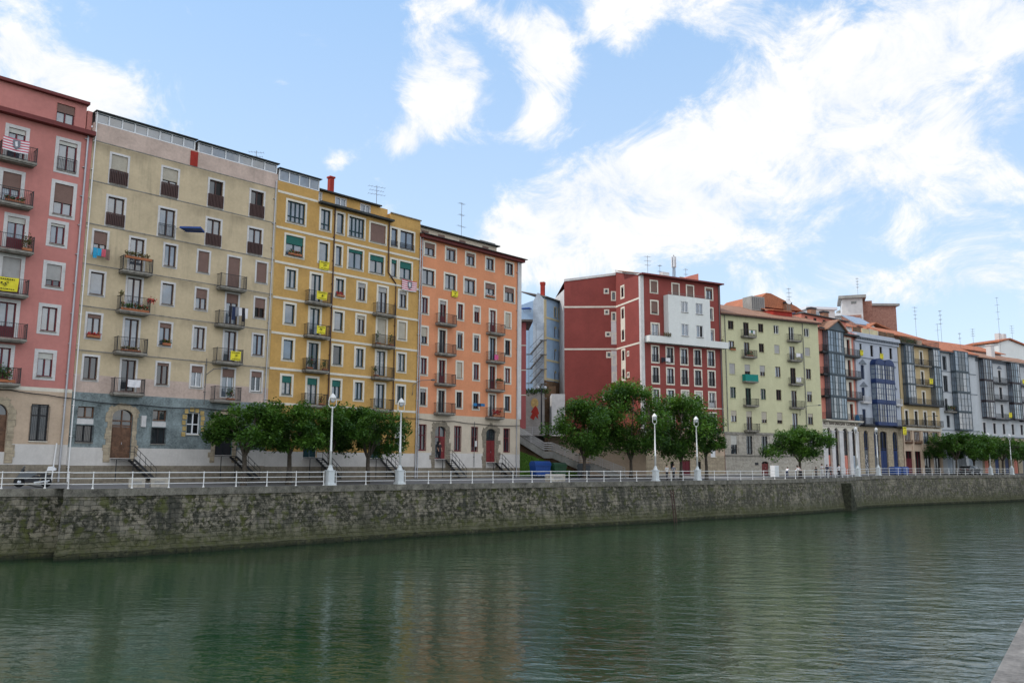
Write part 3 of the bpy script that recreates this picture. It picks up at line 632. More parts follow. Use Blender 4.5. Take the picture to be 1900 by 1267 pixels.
win(F, 15.9, 16.85, 3.0, 5.5, 'wood', 0, sur=.1, g='glass_dim'); win(F, 21.0, 21.95, 3.0, 5.5, 'wood', 0, sur=.1, g='glass_dim'); win(F, 28.5, 29.5, 3.0, 5.5, 'white_frame', 0, sur=.1, g='glass', tr=4.4)
arched_open(F, 18.3, 19.7, 2.2, 4.9, 5.5, 'white_frame', 'glass_dim', wallm='ochre_stucco', door=4.4, doorm='teal_frame', tr=[4.5], name='arched_door')
arched_open(F, 25.4, 26.8, 2.2, 4.9, 5.5, 'wood', 'glass_dim', wallm='ochre_stucco', door=4.4, doorm='teal_frame', tr=[4.5], name='arched_door')
wall(F, 14.64, 31.03, [(-.6, 1.4, 'rubble_stone'), (1.4, 2.68, 'white_plaster'), (2.68, 25.3, 'ochre_stucco')], D=12)
F.mb().box(14.64, 18.85, 0, 3, 25.301, 26.42).build('parapet', 'ochre_stucco', F.root); F.mb().box(27.2, 31.03, 0, 3, 25.301, 26.22).build('parapet', 'ochre_stucco', F.root)
band(F, 'eave', 18.86, 27.3, 25.28, 25.46, 'dark_roof', .55)
gallery(F, 14.7, 18.9, 26.44, 27.5, 4)
for a, b in ((18.98, 19.5), (21.02, 22.22), (23.9, 25.05)): win(F, a, b, 25.5, 26.55, 'white_frame', 0, sur=.05, surm='white_trim', y=.5, th=.12, g='glass')
wall(F, 18.86, 27.19, [(25.46, 26.7, 'ochre_stucco')], D=9, y=.5, name='attic_wall')
roofbox(F, 'attic_roof', 18.8, 26.2, .1, 9, 26.7, 26.82, 'dark_roof')
slope_roof(F, 26.6, 30.4, 3.2, 26.3, 7, 28.2, back=(11, 26.4)); band(F, 'roof_coping', 27.15, 31.1, 26.22, 26.32, 'slab_stone', .12)
c = MB(F.M); c.box(21.3, 21.75, 1.9, 2.35, 26.5, 28.85); c.box(21.22, 21.83, 1.82, 2.43, 28.85, 29.0); c.build('chimney', 'red_panel', F.root)
pipe(F, 20.62, 6, 20.66, 25.3, 'brown_frame', .06); pipe(F, 27.0, 20.2, 27.0, 25.2, 'brown_frame', .06); pipe(F, 28.0, 3, 28.0, 19.0, 'brown_frame', .05, mid=[(28.0, -.1, 19.0)]); pipe(F, 27.0, 20.2, 28.0, 19.2, 'brown_frame', .06)
pipe(F, 30.95, .3, 31.02, 24.6, 'galvanised', .06)
# ---- orange house
F = Fac('apartment_building', 'orange rendered apartment building with cream window surrounds, red doors and beige ground floor', X1, Y1, S1); OR = F
for k, (a, b) in enumerate(((31.67, 33.0), (34.6, 35.93), (37.48, 38.72), (40.48, 41.65), (43.62, 44.75))): win(F, a, b, 22.88, 24.15, 'plum_frame', (.4, .12, .25, .05, 0)[k], 'brown_shutter', .2, 'cream_trim', g='glass')
for k, (a, b) in enumerate(((31.42, 33.02), (34.5, 36.0), (37.28, 38.83), (40.37, 41.86), (43.42, 44.95))): win(F, a, b, 19.78, 21.33, 'dark_frame', (0, 0, .1, .38, .35)[k], 'brown_shutter', .2, 'cream_trim', g='glass')
for fl, zt, zb, zd in ((5, 18.4, 16.8, 16.0), (4, 15.33, 13.7, 12.9), (2, 12.22, 10.6, 9.8), (1, 9.1, 7.5, 6.8)):
    for c, (a, b) in enumerate(((31.43, 32.23), (33.83, 34.72), (36.36, 37.1), (38.76, 39.54), (41.14, 42.03), (43.55, 44.36))):
        door = c in (1, 4); sh = {(5, 3): .3, (5, 5): .98, (4, 0): .55, (4, 2): .1, (2, 2): .98, (1, 0): .2, (5, 1): .15, (4, 3): .15}.get((fl, c), 0)
        win(F, a, b, zd if door else zb, zt, 'maroon_frame' if fl in (5, 2) else 'dark_frame', sh, 'beige_shutter' if sh > .5 else 'grey_shutter', .2, 'cream_trim', bot=not door, panel=.8 if door and fl in (5, 2) else None, g=random.choice(('glass', 'glass_dim', 'glass_dim', 'glass_curtain')))
for z in (15.95, 12.85, 9.75, 6.8): balcony(F, 33.25, 35.63, z, .75); balcony(F, 40.55, 42.85, z - .12, .75)
arched_open(F, 33.5, 34.98, 2.2, 5.0, 5.5, 'red_wood', 'glass_dim', wallm='slab_stone', tr=[4.4], name='arched_door', n=2)
F.mb().box(34.3, 34.9, .1, .16, 2.2, 4.35).build('door_leaf', 'red_wood', F.root)
arched_open(F, 40.7, 42.2, 1.9, 5.0, 5.45, 'dark_frame', 'glass_dim', wallm='slab_stone', door=4.2, doorm='red_wood', tr=[4.3], name='arched_door')
arch_ring(F, 33.5, 34.98, 1.3, 4.95, .52, .5, 'rubble_stone', rough=.2); arch_ring(F, 40.7, 42.2, 1.3, 4.95, .5, .5, 'rubble_stone', rough=.2)
for a, b in ((31.28, 32.3), (36.16, 37.06), (38.57, 39.45), (43.42, 44.33)): win(F, a, b, 3.02, 5.53, 'maroon_frame', 0, sur=.05, surm='red_brown', g='glass_dim', tr=4.5, sill=False)
wall(F, 31.05, 46.0, [(-.6, 1.3, 'rubble_stone'), (1.3, 2.78, 'white_plaster'), (2.78, 6.65, 'beige_smooth'), (6.65, 24.5, 'orange_stucco')], D=11)
F.mb().box(45.55, 46.12, -.06, 11.05, 6.65, 24.5).build('corner_pilaster', 'white_trim', F.root)
c = MB(F.M); c.box(30.98, 46.2, -.55, .1, 24.5, 24.78); c.box(30.95, 46.3, -.75, .1, 24.781, 24.85); c.build('cornice', 'red_brown', F.root)
slope_roof(F, 30.95, 46.35, -.85, 24.86, 1.0, 25.2, 'dark_roof', .08, name='lower_roof')
for a, b in ((32.0, 33.0), (34.3, 35.25), (37.35, 38.3), (40.85, 41.8)): win(F, a, b, 25.22, 25.75, 'maroon_frame', .4, 'brown_shutter', 0, y=1.0, th=.12, g='glass_dim')
wall(F, 31.05, 43.1, [(24.86, 26.0, 'beige_smooth')], D=9, y=1.0, name='attic_wall')
roofbox(F, 'roof', 31.0, 43.3, .6, 9.2, 26.0, 26.12, 'dark_roof'); roofbox(F, 'rooftop_box', 41.5, 43.9, 2.0, 6, 25.3, 26.75, 'concrete')
roofbox(F, 'rear_roof', 43.3, 46.2, 1.0, 11, 24.5, 25.15, 'dark_roof')
pipe(F, 31.2, .3, 31.3, 24.5, 'galvanised', .055); pipe(F, 45.35, .3, 45.5, 24.5, 'galvanised', .055)
F.mb().box(39.0, 39.28, -.12, 0, 3.5, 4.1).build('meter_box', 'white_trim', F.root)
pipe(F, 38.9, 1.4, 38.9, 6.1, 'iron_grey', .03, name='conduit')
# cable strung along the block
cable(PK, [(-13, -.12, 6.45), (-5, -.12, 6.55), (-2.6, -.12, 6.35), (-1.0, -.14, 6.2)], 'black utility cable sagging along the pink house above its ground floor')
cable(CR, [(-.9, -.14, 6.15), (4, -.12, 6.0), (8.8, -.12, 6.0), (14.5, -.12, 5.9)], 'black utility cable along the top of the teal plaster')
cable(OC, [(14.7, -.12, 6.1), (22, -.12, 6.2), (30.9, -.12, 6.1)], 'black utility cable across the ochre house above the trees')
cable(OR, [(31.1, -.12, 6.1), (36, -.12, 6.05), (39, -.12, 5.9), (45.9, -.12, 5.95)], 'black utility cable across the beige ground floor of the orange house')
wall_lamp(CR, 8.95, 8.7, 'grey street lamp arm on the cream house beside the yellow banner', 1.3, .9)
wall_lamp(OC, 30.4, 9.4, 'grey street lamp arm at the joint of the ochre and orange houses', 1.3, 1.4)
# iron stairs
steps(CR, 3.3, 5.0, .35, 1.95, 1.1, 'dark iron stair below the brown arched door of the cream house'); steps(CR, 11.4, 13.6, .35, 2.25, 1.1, 'dark iron stair beside the second door of the cream house')
steps(OC, 19.6, 21.6, .35, 2.15, 1.1, 'dark iron stair behind the tree trunks at the ochre house'); steps(OC, 26.7, 28.7, .35, 2.15, 1.1, 'dark iron stair at the right door of the ochre house')
steps(OR, 34.9, 36.9, .35, 2.15, 1.1, 'black iron stair to the open red door with the standing person'); steps(OR, 42.1, 44.1, .35, 1.85, 1.1, 'black iron stair to the closed red door of the orange house')
# banners and flags
banner(PK, -7.0, -5.35, 23.0, 23.95, -.82, 'red and white striped flag with crest on the top balcony of the pink house', 'stripes')
banner(PK, -7.0, -5.25, 13.2, 14.15, -.85, 'large yellow banner with black print on the pink house balcony')
banner(CR, 10.6, 11.5, 10.0, 10.75, -.83, 'yellow banner on the cream house balcony beside the wall lamp')
banner(CR, 2.55, 3.5, 7.25, 7.8, -.83, 'white banner hanging on the lowest left balcony of the cream house', 'white', False)
banner(OC, 19.15, 20.2, 19.2, 19.98, -.1, 'yellow banner under a narrow fifth floor window of the ochre house')
banner(OC, 18.55, 19.65, 16.25, 16.98, -.78, 'yellow banner on the upper left balcony of the ochre house')
banner(OC, 18.7, 19.6, 13.15, 13.85, -.78, 'yellow banner on the second left balcony of the ochre house')
banner(OC, 28.7, 30.6, 18.75, 19.8, -.14, 'red and white striped flag with grey crest hung under a window of the ochre house', 'stripes')
banner(OR, 35.35, 36.25, 19.05, 19.7, -.12, 'small yellow banner under a window of the orange house')
# washing and odds
laundry(CR, 9.9, 11.6, 14.3, -1.5, 'dark and pale washing hung out from a cream house balcony', ['dark_cloth', 'navy_cloth', 'grey_cloth', 'white_cloth', 'dark_cloth', 'white_cloth'], L=1.1)
laundry(CR, -.5, .7, 17.35, -.55, 'turquoise and red towels drying under the upper left window of the cream house', ['cyan_cloth', 'cyan_cloth', 'red_cloth', 'brown_shutter'], L=.8)
laundry(OR, 38.3, 40.0, 8.05, -.5, 'blue washing on a line below a window of the orange house', ['blue_cloth', 'navy_cloth', 'blue_cloth'], L=.35)
laundry(OR, 41.0, 41.6, 13.4, -.9, 'pink garment on a balcony of the orange house', ['pink_cloth', 'pink_cloth'], L=.6)
aw = thing('window_awning', 'blue tilted awning held out from the cream house beside a window', 'awning', CR.P(6.7, -1.0, 20.15), CR.a)
m = MB(); m.poly([(-.85, .5, .12), (.35, -.65, .12), (1.0, .0, .0), (-.1, .85, .0)]); m.poly([(-.85, .5, .06), (-.1, .85, -.1), (1.0, .0, -.1), (.35, -.65, .06)])
for a, b in (((-.85, .5, .12), (.35, -.65, .12)), ((.35, -.65, .12), (1.0, .0, 0)), ((1, 0, 0), (-.1, .85, 0)), ((-.1, .85, 0), (-.85, .5, .12))): m.quad(a, b, (b[0], b[1], b[2] - .14), (a[0], a[1], a[2] - .14))
m.build('canopy', 'blue_plastic', aw); MB().bar((-.8, .5, 0), (-.9, 1.0, 0), .03).bar((.1, .3, 0), (-.2, 1.0, -.1), .03).build('arm', 'iron_grey', aw)
P_ = plants
P_(CR, 2.75, -.72, 16.95, 2.0, 'dry_plant', 'dry flower box along the top balcony rail of the cream house', .35, 160); P_(CR, 2.75, -.7, 12.95, 2.1, 'leaf_plant', 'flower boxes with orange blooms on the second balcony of the cream house', .4, 200)
P_(CR, 2.7, -.6, 9.87, 1.4, 'dry_plant', 'low planter on the third left balcony of the cream house', .2, 90); P_(CR, 1.75, -.75, 13.75, .5, 'dry_plant', 'hanging plant at the left rail corner of the flower balcony', .45, 60, pot=False); P_(CR, 3.95, -.75, 13.6, .6, 'flower_red', 'red trailing plant at the right rail corner of the flower balcony', .35, 60, pot=False)
P_(CR, 10.95, -.5, 6.72, .7, 'leaf_plant', 'tall fern in a pot on the lowest right balcony of the cream house', .8, 110); P_(CR, 5.6, -.1, 10.73, .6, 'leaf_plant', 'potted plant on a middle window sill of the cream house', .25, 50); P_(CR, .15, -.12, 10.74, .9, 'flower_red', 'red flower box on the left window sill of the cream house', .15, 60)
P_(PK, -5.9, -.7, 7.0, 2.0, 'leaf_plant', 'thick green hedge plant filling the lowest pink house balcony', .95, 420); P_(PK, -4.9, -.7, 16.2, .6, 'dry_plant', 'bushy dry plant on the fifth floor balcony of the pink house', .9, 120); P_(PK, -5.9, -.6, 19.45, 1.2, 'leaf_plant', 'terracotta pots with low plants on the sixth floor pink balcony', .25, 80)
P_(OC, 18.3, -.5, 9.9, .6, 'leaf_plant', 'green potted plant at the left of an ochre house balcony', .9, 100); P_(OC, 19.9, -.5, 9.9, .5, 'leaf_plant', 'green potted plant at the right of an ochre house balcony', .8, 90); P_(OC, 25.7, -.5, 12.9, .5, 'leaf_plant', 'left potted shrub on the ochre balcony with a closed shutter', 1.0, 110); P_(OC, 27.3, -.5, 12.9, .5, 'leaf_plant', 'right potted shrub on the ochre balcony with a closed shutter', 1.0, 110)
P_(OC, 16.6, -.12, 19.95, 1.3, 'leaf_plant', 'flowers on the wide green-shuttered sill of the ochre house', .25, 90); P_(OC, 21.55, -.12, 16.95, .8, 'flower_red', 'flower box on a middle sill of the ochre house', .3, 60); P_(OC, 25.6, -.5, 9.82, .5, 'leaf_plant', 'potted plant on the teal door balcony of the ochre house', .8, 90); P_(OC, 19.7, -.5, 6.78, .5, 'leaf_plant', 'leggy potted plant on the lowest left balcony of the ochre house', .7, 70)
P_(OR, 42.1, -.6, 10.4, .9, 'leaf_plant', 'trailing green plant on the rail of an orange house balcony', .3, 90); P_(OR, 41.8, -.6, 6.75, 1.3, 'flower_red', 'pink flowers along the lowest right balcony of the orange house', .6, 140); P_(OR, 41.1, -.13, 19.78, 1.2, 'white_cloth', 'white flowers on a sill of the orange house', .12, 50)
# ------------------------------------------------------------------ ground, quay, river
QUAY = [(-260, -62, 0), (-60, 40.2, 0), (-31.3, 53.4, 0), (-28.6, 54.9, 0), (-27.8, 53.15, 0), (-25.5, 55.0, 0), (-20.7, 59.4, 0), (-13.9, 66.0, 0), (-9.1, 70.6, 0), (3, 80.5, 0), (15.4, 90, 0), (21, 95.2, 0), (28, 100.3, 0), (37, 107.8, .05), (46.0, 117, .1), (50.2, 122.6, .2), (55, 126.8, .3), (68, 136, .3), (82, 145, .3), (88.8, 150.3, .3), (120, 174, .3), (400, 380, .3)]
WZ = -4.25
def qn(i):
    a = Vector(QUAY[max(i - 1, 0)][:2]); b = Vector(QUAY[min(i + 1, len(QUAY) - 1)][:2]); d = (b - a).normalized(); return Vector((-d.y, d.x))
# promenade: one sheet from the quay edge back under the houses to the horizon
mb = MB(); rows = [(.0, 0.), (3.2, 0.), (3.35, .0), (12, .3), (60, .3), (1800, .3)]
pts = [[None] * len(rows) for _ in QUAY]
for i, q in enumerate(QUAY):
    n = Vector((-.7, .71)) if i not in (0, len(QUAY) - 1) else Vector((-.7, .71))
    for j, (d, dz) in enumerate(rows): p = Vector(q[:2]) + n * d; pts[i][j] = (p.x, p.y, q[2] * (1 if j < 4 else .5) + dz)
for i in range(len(QUAY) - 1):
    for j in range(len(rows) - 1): mb.quad(pts[i][j], pts[i + 1][j], pts[i + 1][j + 1], pts[i][j + 1], 0)
m, bs = new_mat('paving'); v = objc()
mp = N('ShaderNodeMapping'); mp.inputs['Rotation'].default_value = (0, 0, R(-45)); LK(v, mp.inputs[0])
br = N('ShaderNodeTexBrick'); setin(br, Scale=1.0, Mortar_Size=.012, Brick_Width=.8, Row_Height=.4); br.inputs['Color1'].default_value = (.20, .195, .19, 1); br.inputs['Color2'].default_value = (.165, .16, .16, 1); br.inputs['Mortar'].default_value = (.07, .07, .07, 1)
LK(mp.outputs[0], br.inputs['Vector']); LK(mixc(rng(noise(v, .7, 6, .7), .4, .7), br.outputs[0], (.11, .11, .115)), bs.inputs['Base Color']); bs.inputs['Roughness'].default_value = .85
struct(mb.build('promenade', 'paving'))
# quay wall
m, bs = new_mat('quay_stone'); uv = N('ShaderNodeTexCoord').outputs['UV']
nA = noise(uv, .9, 5, .6); off = N('ShaderNodeVectorMath', operation='ADD'); cmb = N('ShaderNodeCombineXYZ'); LK(math_node('MULTIPLY', math_node('SUBTRACT', nA, .5), .42), cmb.inputs[1]); LK(math_node('MULTIPLY', math_node('SUBTRACT', nA, .5), .9), cmb.inputs[0]); LK(uv, off.inputs[0]); LK(cmb.outputs[0], off.inputs[1])
br = N('ShaderNodeTexBrick'); br.offset = .37; setin(br, Scale=1.0, Mortar_Size=.02, Mortar_Smooth=1.0, Bias=-.1, Brick_Width=.8, Row_Height=.33); LK(off.outputs[0], br.inputs['Vector'])
br.inputs['Color1'].default_value = (.25, .225, .18, 1); br.inputs['Color2'].default_value = (.135, .125, .105, 1); br.inputs['Mortar'].default_value = (.075, .07, .06, 1)
br2 = N('ShaderNodeTexBrick'); br2.offset = .61; setin(br2, Scale=1.0, Mortar_Size=.0, Bias=0., Brick_Width=1.7, Row_Height=.58); LK(off.outputs[0], br2.inputs['Vector']); br2.inputs['Color1'].default_value = (.8, .8, .78, 1); br2.inputs['Color2'].default_value = (1.25, 1.2, 1.1, 1)
c = mixc(1., br.outputs[0], br2.outputs[0], 'MULTIPLY')
nb = noise(uv, 2.6, 8, .75); nc = noise(uv, .55, 5, .65); nd = noise(uv, 1., 6, .7, 0, (1.1, .22, 1)); ne = noise(uv, 7, 5, .7)
c = mixc(rng(ne, .35, .75), c, (.24, .225, .185))
dark = math_node('MULTIPLY', rng(nb, .43, .53), rng(nc, .39, .50)); c = mixc(math_node('MULTIPLY', dark, .93), c, (.020, .022, .014))
c = mixc(math_node('MULTIPLY', rng(nd, .50, .64), .85), c, (.04, .042, .034))
nf = noise(uv, 1.3, 5, .7, .3); c = mixc(math_node('MULTIPLY', rng(nf, .52, .62), .75), c, (.075, .085, .022))
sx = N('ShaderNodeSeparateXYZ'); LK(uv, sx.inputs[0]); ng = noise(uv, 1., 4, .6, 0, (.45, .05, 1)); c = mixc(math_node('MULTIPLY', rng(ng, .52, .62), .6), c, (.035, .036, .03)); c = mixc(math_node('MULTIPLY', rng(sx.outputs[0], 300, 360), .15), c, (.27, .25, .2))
zz = math_node('ADD', sx.outputs[1], math_node('MULTIPLY', math_node('SUBTRACT', nb, .5), 1.6))
c = mixc(math_node('MULTIPLY', rng(zz, WZ + 1.8, WZ + .6), .65), c, (.085, .09, .04))     # algae belt above the tide line
c = mixc(math_node('MULTIPLY', rng(zz, WZ + .45, WZ + .1), .9), c, (.018, .022, .014))
LK(c, bs.inputs['Base Color']); bs.inputs['Roughness'].default_value = .92; bs.inputs['Specular IOR Level'].default_value = .2
bn = N('ShaderNodeBump'); bn.inputs['Strength'].default_value = 1.; bn.inputs['Distance'].default_value = .07
LK(math_node('ADD', math_node('MULTIPLY', br.outputs[1], -.8), nb), bn.inputs['Height']); LK(bn.outputs[0], bs.inputs['Normal'])
M_('mossy_stone', (.05, .052, .034), .95, .55, 2.5, .6, (.015, .02, .01), .5); M_('coping_stone', (.165, .155, .13), .88, .5, 1.3, .8, (.04, .045, .03))
mb = MB(); mb.uv = []; dist = 0
rows = [(.0, -.46), (.03, -.461), (.30, -2.4), (.50, WZ + .45), (.50, WZ + .451), (.72, WZ + .40), (.80, WZ - 1.5)]
allp = []
for i, q in enumerate(QUAY):
    if i: dist += (Vector(q[:2]) - Vector(QUAY[i - 1][:2])).length
    n = -qn(i); allp.append((dist, [(q[0] + n.x * d, q[1] + n.y * d, z + (q[2] if z > -1 else 0)) for d, z in rows]))
for (d0, A), (d1, B) in zip(allp[:-1], allp[1:]):
    for j in range(len(rows) - 1):
        mb.quad(A[j + 1], B[j + 1], B[j], A[j], 0); mb.uv += [(d0, A[j + 1][2]), (d1, B[j + 1][2]), (d1, B[j][2]), (d0, A[j][2])]
qw = thing('quay_wall', 'long weathered stone quay wall with moss and dark stains along the river', 'quay wall')
mb.build('masonry', 'quay_stone', qw)
mb = MB()
for i in range(len(QUAY) - 1):
    a, b = QUAY[i], QUAY[i + 1]; na, nb_ = -qn(i), -qn(i + 1); o, w = .12, .55
    A = [(a[0] + na.x * o, a[1] + na.y * o), (a[0] - na.x * w, a[1] - na.y * w)]; B = [(b[0] + nb_.x * o, b[1] + nb_.y * o), (b[0] - nb_.x * w, b[1] - nb_.y * w)]
    za, zb = a[2], b[2]
    mb.quad((*A[0], za + .012), (*B[0], zb + .012), (*B[1], zb + .012), (*A[1], za + .012)); mb.quad((*A[0], za - .46), (*B[0], zb - .46), (*B[0], zb + .012), (*A[0], za + .012)); mb.quad((*A[0], za - .46), (*A[1], za - .46), (*B[1], zb - .46), (*B[0], zb - .46))
mb.build('coping', 'coping_stone', qw)
# boat landing notch and rusty ladder details
mb = MB(); p = Vector((45.2, 115.6)); mb.prism([(-.5, WZ - .5), (1.7, WZ - .5), (1.5, WZ + .7), (.9, WZ + 1.5), (.35, -1.2), (-.1, -.6), (-.35, -.62)], -.95, .6); b = mb.build('buttress', 'mossy_stone', qw); b.location = (p.x, p.y, 0); b.rotation_euler = (0, 0, R(48))
lad = thing('mooring_ladder', 'dark rusty ladder fixed to the quay wall between the lamp posts', 'ladder', (16.6, 90.6, -1.0), R(43)); MB().bar((-.2, -.55, .1), (-.2, -.95, -3.3), .07).bar((.2, -.55, .1), (.2, -.95, -3.3), .07).build('stringer', 'brown_frame', lad)
mb = MB()
for k in range(10): mb.bar((-.2, -.58 - .036 * k, -.2 - .32 * k), (.2, -.58 - .036 * k, -.2 - .32 * k), .04)
mb.build('rung', 'brown_frame', lad)
# river
m, bs = new_mat('river_water'); v = objc()
mp = N('ShaderNodeMapping'); mp.inputs['Rotation'].default_value = (0, 0, R(8)); LK(v, mp.inputs[0]); r = mp.outputs[0]
w1 = noise(r, 1.0, 3, .5, .5, (.52, 1.05, 1)); w2 = noise(r, 1.0, 3, .55, .4, (1.7, 3.0, 1)); w3 = noise(r, 1.0, 2, .5, 0, (.10, .16, 1)); w4 = noise(v, 1.0, 3, .6, 0, (.035, .05, 1))
h = math_node('ADD', math_node('MULTIPLY', w1, 1.0), math_node('MULTIPLY', w2, .3)); h = math_node('ADD', h, math_node('MULTIPLY', w3, 1.2))
bn = N('ShaderNodeBump'); bn.inputs['Distance'].default_value = .085
sxy = N('ShaderNodeSeparateXYZ'); LK(v, sxy.inputs[0])
amp = math_node('ADD', .42, math_node('MULTIPLY', rng(math_node('ADD', sxy.outputs[0], math_node('MULTIPLY', math_node('SUBTRACT', w4, .5), 34)), -14, 16), .85))   # calmer in the lee of the left quay
LK(amp, bn.inputs['Strength']); LK(h, bn.inputs['Height']); LK(bn.outputs[0], bs.inputs['Normal'])
LK(mixc(rng(w4, .35, .65), (.007, .026, .012), (.012, .040, .017)), bs.inputs['Base Color'])
bs.inputs['Roughness'].default_value = .08; bs.inputs['IOR'].default_value = 1.45
mb = MB(); mb.quad((-1500, -300, WZ), (1500, -300, WZ), (1500, 1500, WZ), (-1500, 1500, WZ)); struct(mb.build('river', 'river_water'))
# near bank: granite parapet and pavement under the viewer
nb0 = Vector((-.69, 0)); nd_ = Vector((.57, .82)).normalized(); ang = math.atan2(nd_.y, nd_.x)
par = thing('stone_parapet', 'pale grey granite parapet of the near bank at the lower right corner', 'parapet', (nb0.x, nb0.y, 0), ang)
M_('granite', (.20, .185, .17), .85, .35, 3.2, .0, None, .5, bscale=60)
mb = MB()
for k in range(-8, 30): mb.box(k * 1.9, k * 1.9 + 1.89, -.62, 0, .42, .6)
mb.build('coping', 'granite', par); MB().box(-60, 80, -.56, -.05, -6, .42).build('wall_body', 'coping_stone', par)
mb = MB(); n_ = Vector((nd_.y, -nd_.x)); a = nb0 + n_ * .5 - nd_ * 400; b = nb0 + n_ * .5 + nd_ * 900
mb.quad((a.x, a.y, .05), (b.x, b.y, .05), (b.x + n_.x * 900, b.y + n_.y * 900, .05), (a.x + n_.x * 900, a.y + n_.y * 900, .05)); struct(mb.build('near_bank_pavement', 'paving'))
# floating scrap
fs = thing('floating_scrap', 'small orange scrap of wrapping floating on the dark water', 'litter', (-11.3, 21.0, WZ), .3); MB().prism([(-.13, .0), (.12, 0), (.14, .06), (.03, .09), (-.11, .07)], -.07, .06).build('wrapper', 'orange_stucco', fs)

# ------------------------------------------------------------------ white quay railing and lamp posts
def along(i, t): a, b = QUAY[i], QUAY[i + 1]; return Vector((a[0] + (b[0] - a[0]) * t, a[1] + (b[1] - a[1]) * t, a[2] + (b[2] - a[2]) * t))
path = []
for i in range(1, len(QUAY) - 2):
    n = -qn(i) * -.28; path.append(Vector((QUAY[i][0] + n.x, QUAY[i][1] + n.y, QUAY[i][2] + .012)))
LAMPS = [(-13.9, 66.0), (-9.1, 70.6), (15.4, 90.2), (21, 95.3), (50.2, 122.6), (55, 126.8), (82, 145.1), (88.8, 150.4)]
def project(P):
    best = None; acc = 0
    for a, b in zip(path[:-1], path[1:]):
        L = (b - a).length; t = max(0, min(1, (Vector((P[0], P[1], a.z)) - a).dot((b - a) / L) / L)); q = a.lerp(b, t); d = (q.xy - Vector(P)).length
        if best is None or d < best[0]: best = (d, acc + t * L)
        acc += L
    return best[1], acc
def at(s_):
    for a, b in zip(path[:-1], path[1:]):
        L = (b - a).length
        if s_ <= L or b == path[-1]: return a.lerp(b, min(1, s_ / L)), (b - a).normalized()
        s_ -= L
lab = ['white pipe railing along the quay at the far left in front of the parked motorcycle', 'short white railing section between the two tall lamp posts near the ochre house', 'long white railing section in front of the orange house, steps and waste bins', 'short white railing section between the paired lamp posts before the red house',
       'long white railing section before the yellow-green house and the group in white shirts', 'short white railing section before the blue and white house', 'white railing section before the parked car and far trees', 'short white railing section between the last two lamp posts', 'white railing running out of view at the far right']
cuts = [0] + [project(p)[0] for p in LAMPS] + [project((0, 0))[1]]
for k in range(len(cuts) - 1):
    s0, s1 = cuts[k] + (.55 if k else 0), cuts[k + 1] - (.55 if k < len(LAMPS) else 0); s1 = min(s1, s0 + 95)
    o, d0 = at(s0); t = thing('quay_railing', lab[k], 'railing', o, 0, 'white railings along the quay'); n = max(2, round((s1 - s0) / 2.35))
    P = [at(s0 + (s1 - s0) * j / n) for j in range(n + 1)]; mb = MB()
    dense = [at(s0 + (s1 - s0) * j / (n * 2))[0] - o for j in range(n * 2 + 1)]
    for zz, rr in ((1.02, .032), (.66, .026), (.3, .026)): mb.tube([p + Vector((0, 0, zz)) for p in dense], rr, 6)
    if k:      # curled end at the pedestal
        d = (dense[1] - dense[0]).normalized(); mb.tube([dense[0] + Vector((0, 0, 1.02)), dense[0] - d * .18 + Vector((0, 0, .93)), dense[0] - d * .18 + Vector((0, 0, .75)), dense[0] + Vector((0, 0, .66))], .025, 5)
    mb.build('rail', 'white_paint', t)
    me = None
    for j, (p, d) in enumerate(P[:(-1 if k < len(LAMPS) else None)] if k else P):
        if me is None:
            q = MB().lathe([(.075, 0), (.075, .05), (.04, .09), (.036, .62), (.05, .64), (.05, .69), (.034, .71), (.032, .97), (.052, 1.0), (.05, 1.06), (.02, 1.09)], n=8); me = q.build('post', 'white_paint', t); x = me
        else: x = me.copy(); COL.objects.link(x)
        x.parent = t; x.location = p - o
def lamp_post():
    t = thing('street_lamp', '', 'street lamp', (0, 0, 0), 0, 'white lamp posts along the quay')
    mb = MB(); mb.box(-.36, .36, -.32, .32, 0, .16); mb.box(-.27, .27, -.24, .24, .16, 1.08); mb.box(-.31, .31, -.28, .28, 1.08, 1.16); mb.box(-.2, .2, -.262, .262, .3, .95)
    mb.lathe([(.26, 1.16), (.2, 1.3), (.15, 1.42), (.17, 1.46), (.12, 1.55)], n=12); mb.build('pedestal', 'lamp_base', t)
    MB().lathe([(.10, 1.55), (.095, 2.6), (.115, 2.62), (.115, 2.68), (.085, 2.7), (.062, 5.95), (.08, 5.97), (.08, 6.03)], n=12).build('pole', 'white_paint', t, True)
    MB().tube([(-.0, 0, 6.03), (-.22, 0, 6.05), (-.34, 0, 6.2), (-.33, 0, 6.6), (-.26, 0, 6.86)], .032, 6).tube([(.0, 0, 6.03), (.22, 0, 6.05), (.34, 0, 6.2), (.33, 0, 6.6), (.26, 0, 6.86)], .032, 6).build('lantern_bracket', 'white_paint', t)
    MB().lathe([(.04, 7.15), (.06, 7.1), (.16, 7.02), (.25, 6.86), (.27, 6.78), (.27, 6.74), (.2, 6.72)][::-1], n=14).build('lantern_cap', 'white_paint', t, True)
    MB().lathe([(.08, 6.4), (.15, 6.48), (.18, 6.6), (.18, 6.73)], n=12).build('lamp_glass', 'lamp_glass', t, True)
    return t
LLAB = ['tall white lamp post before the third tree, nearest in view', 'white lamp post at the joint of the ochre and orange houses', 'white lamp post before the middle of the big trees by the red house', 'white lamp post at the right edge of the big trees by the red house', 'white lamp post before the colonnade with arched bays', 'white lamp post before the blue doors', 'white lamp post at the right side of the far tree row', 'farthest white lamp post near the right edge']
lp = lamp_post()
for k, p in enumerate(LAMPS):
    o = lp if k == 0 else copy_tree(lp); q, d = at(cuts[k + 1]); o.location = q; o.rotation_euler = (0, 0, math.atan2(d.y, d.x)); o['label'] = LLAB[k]
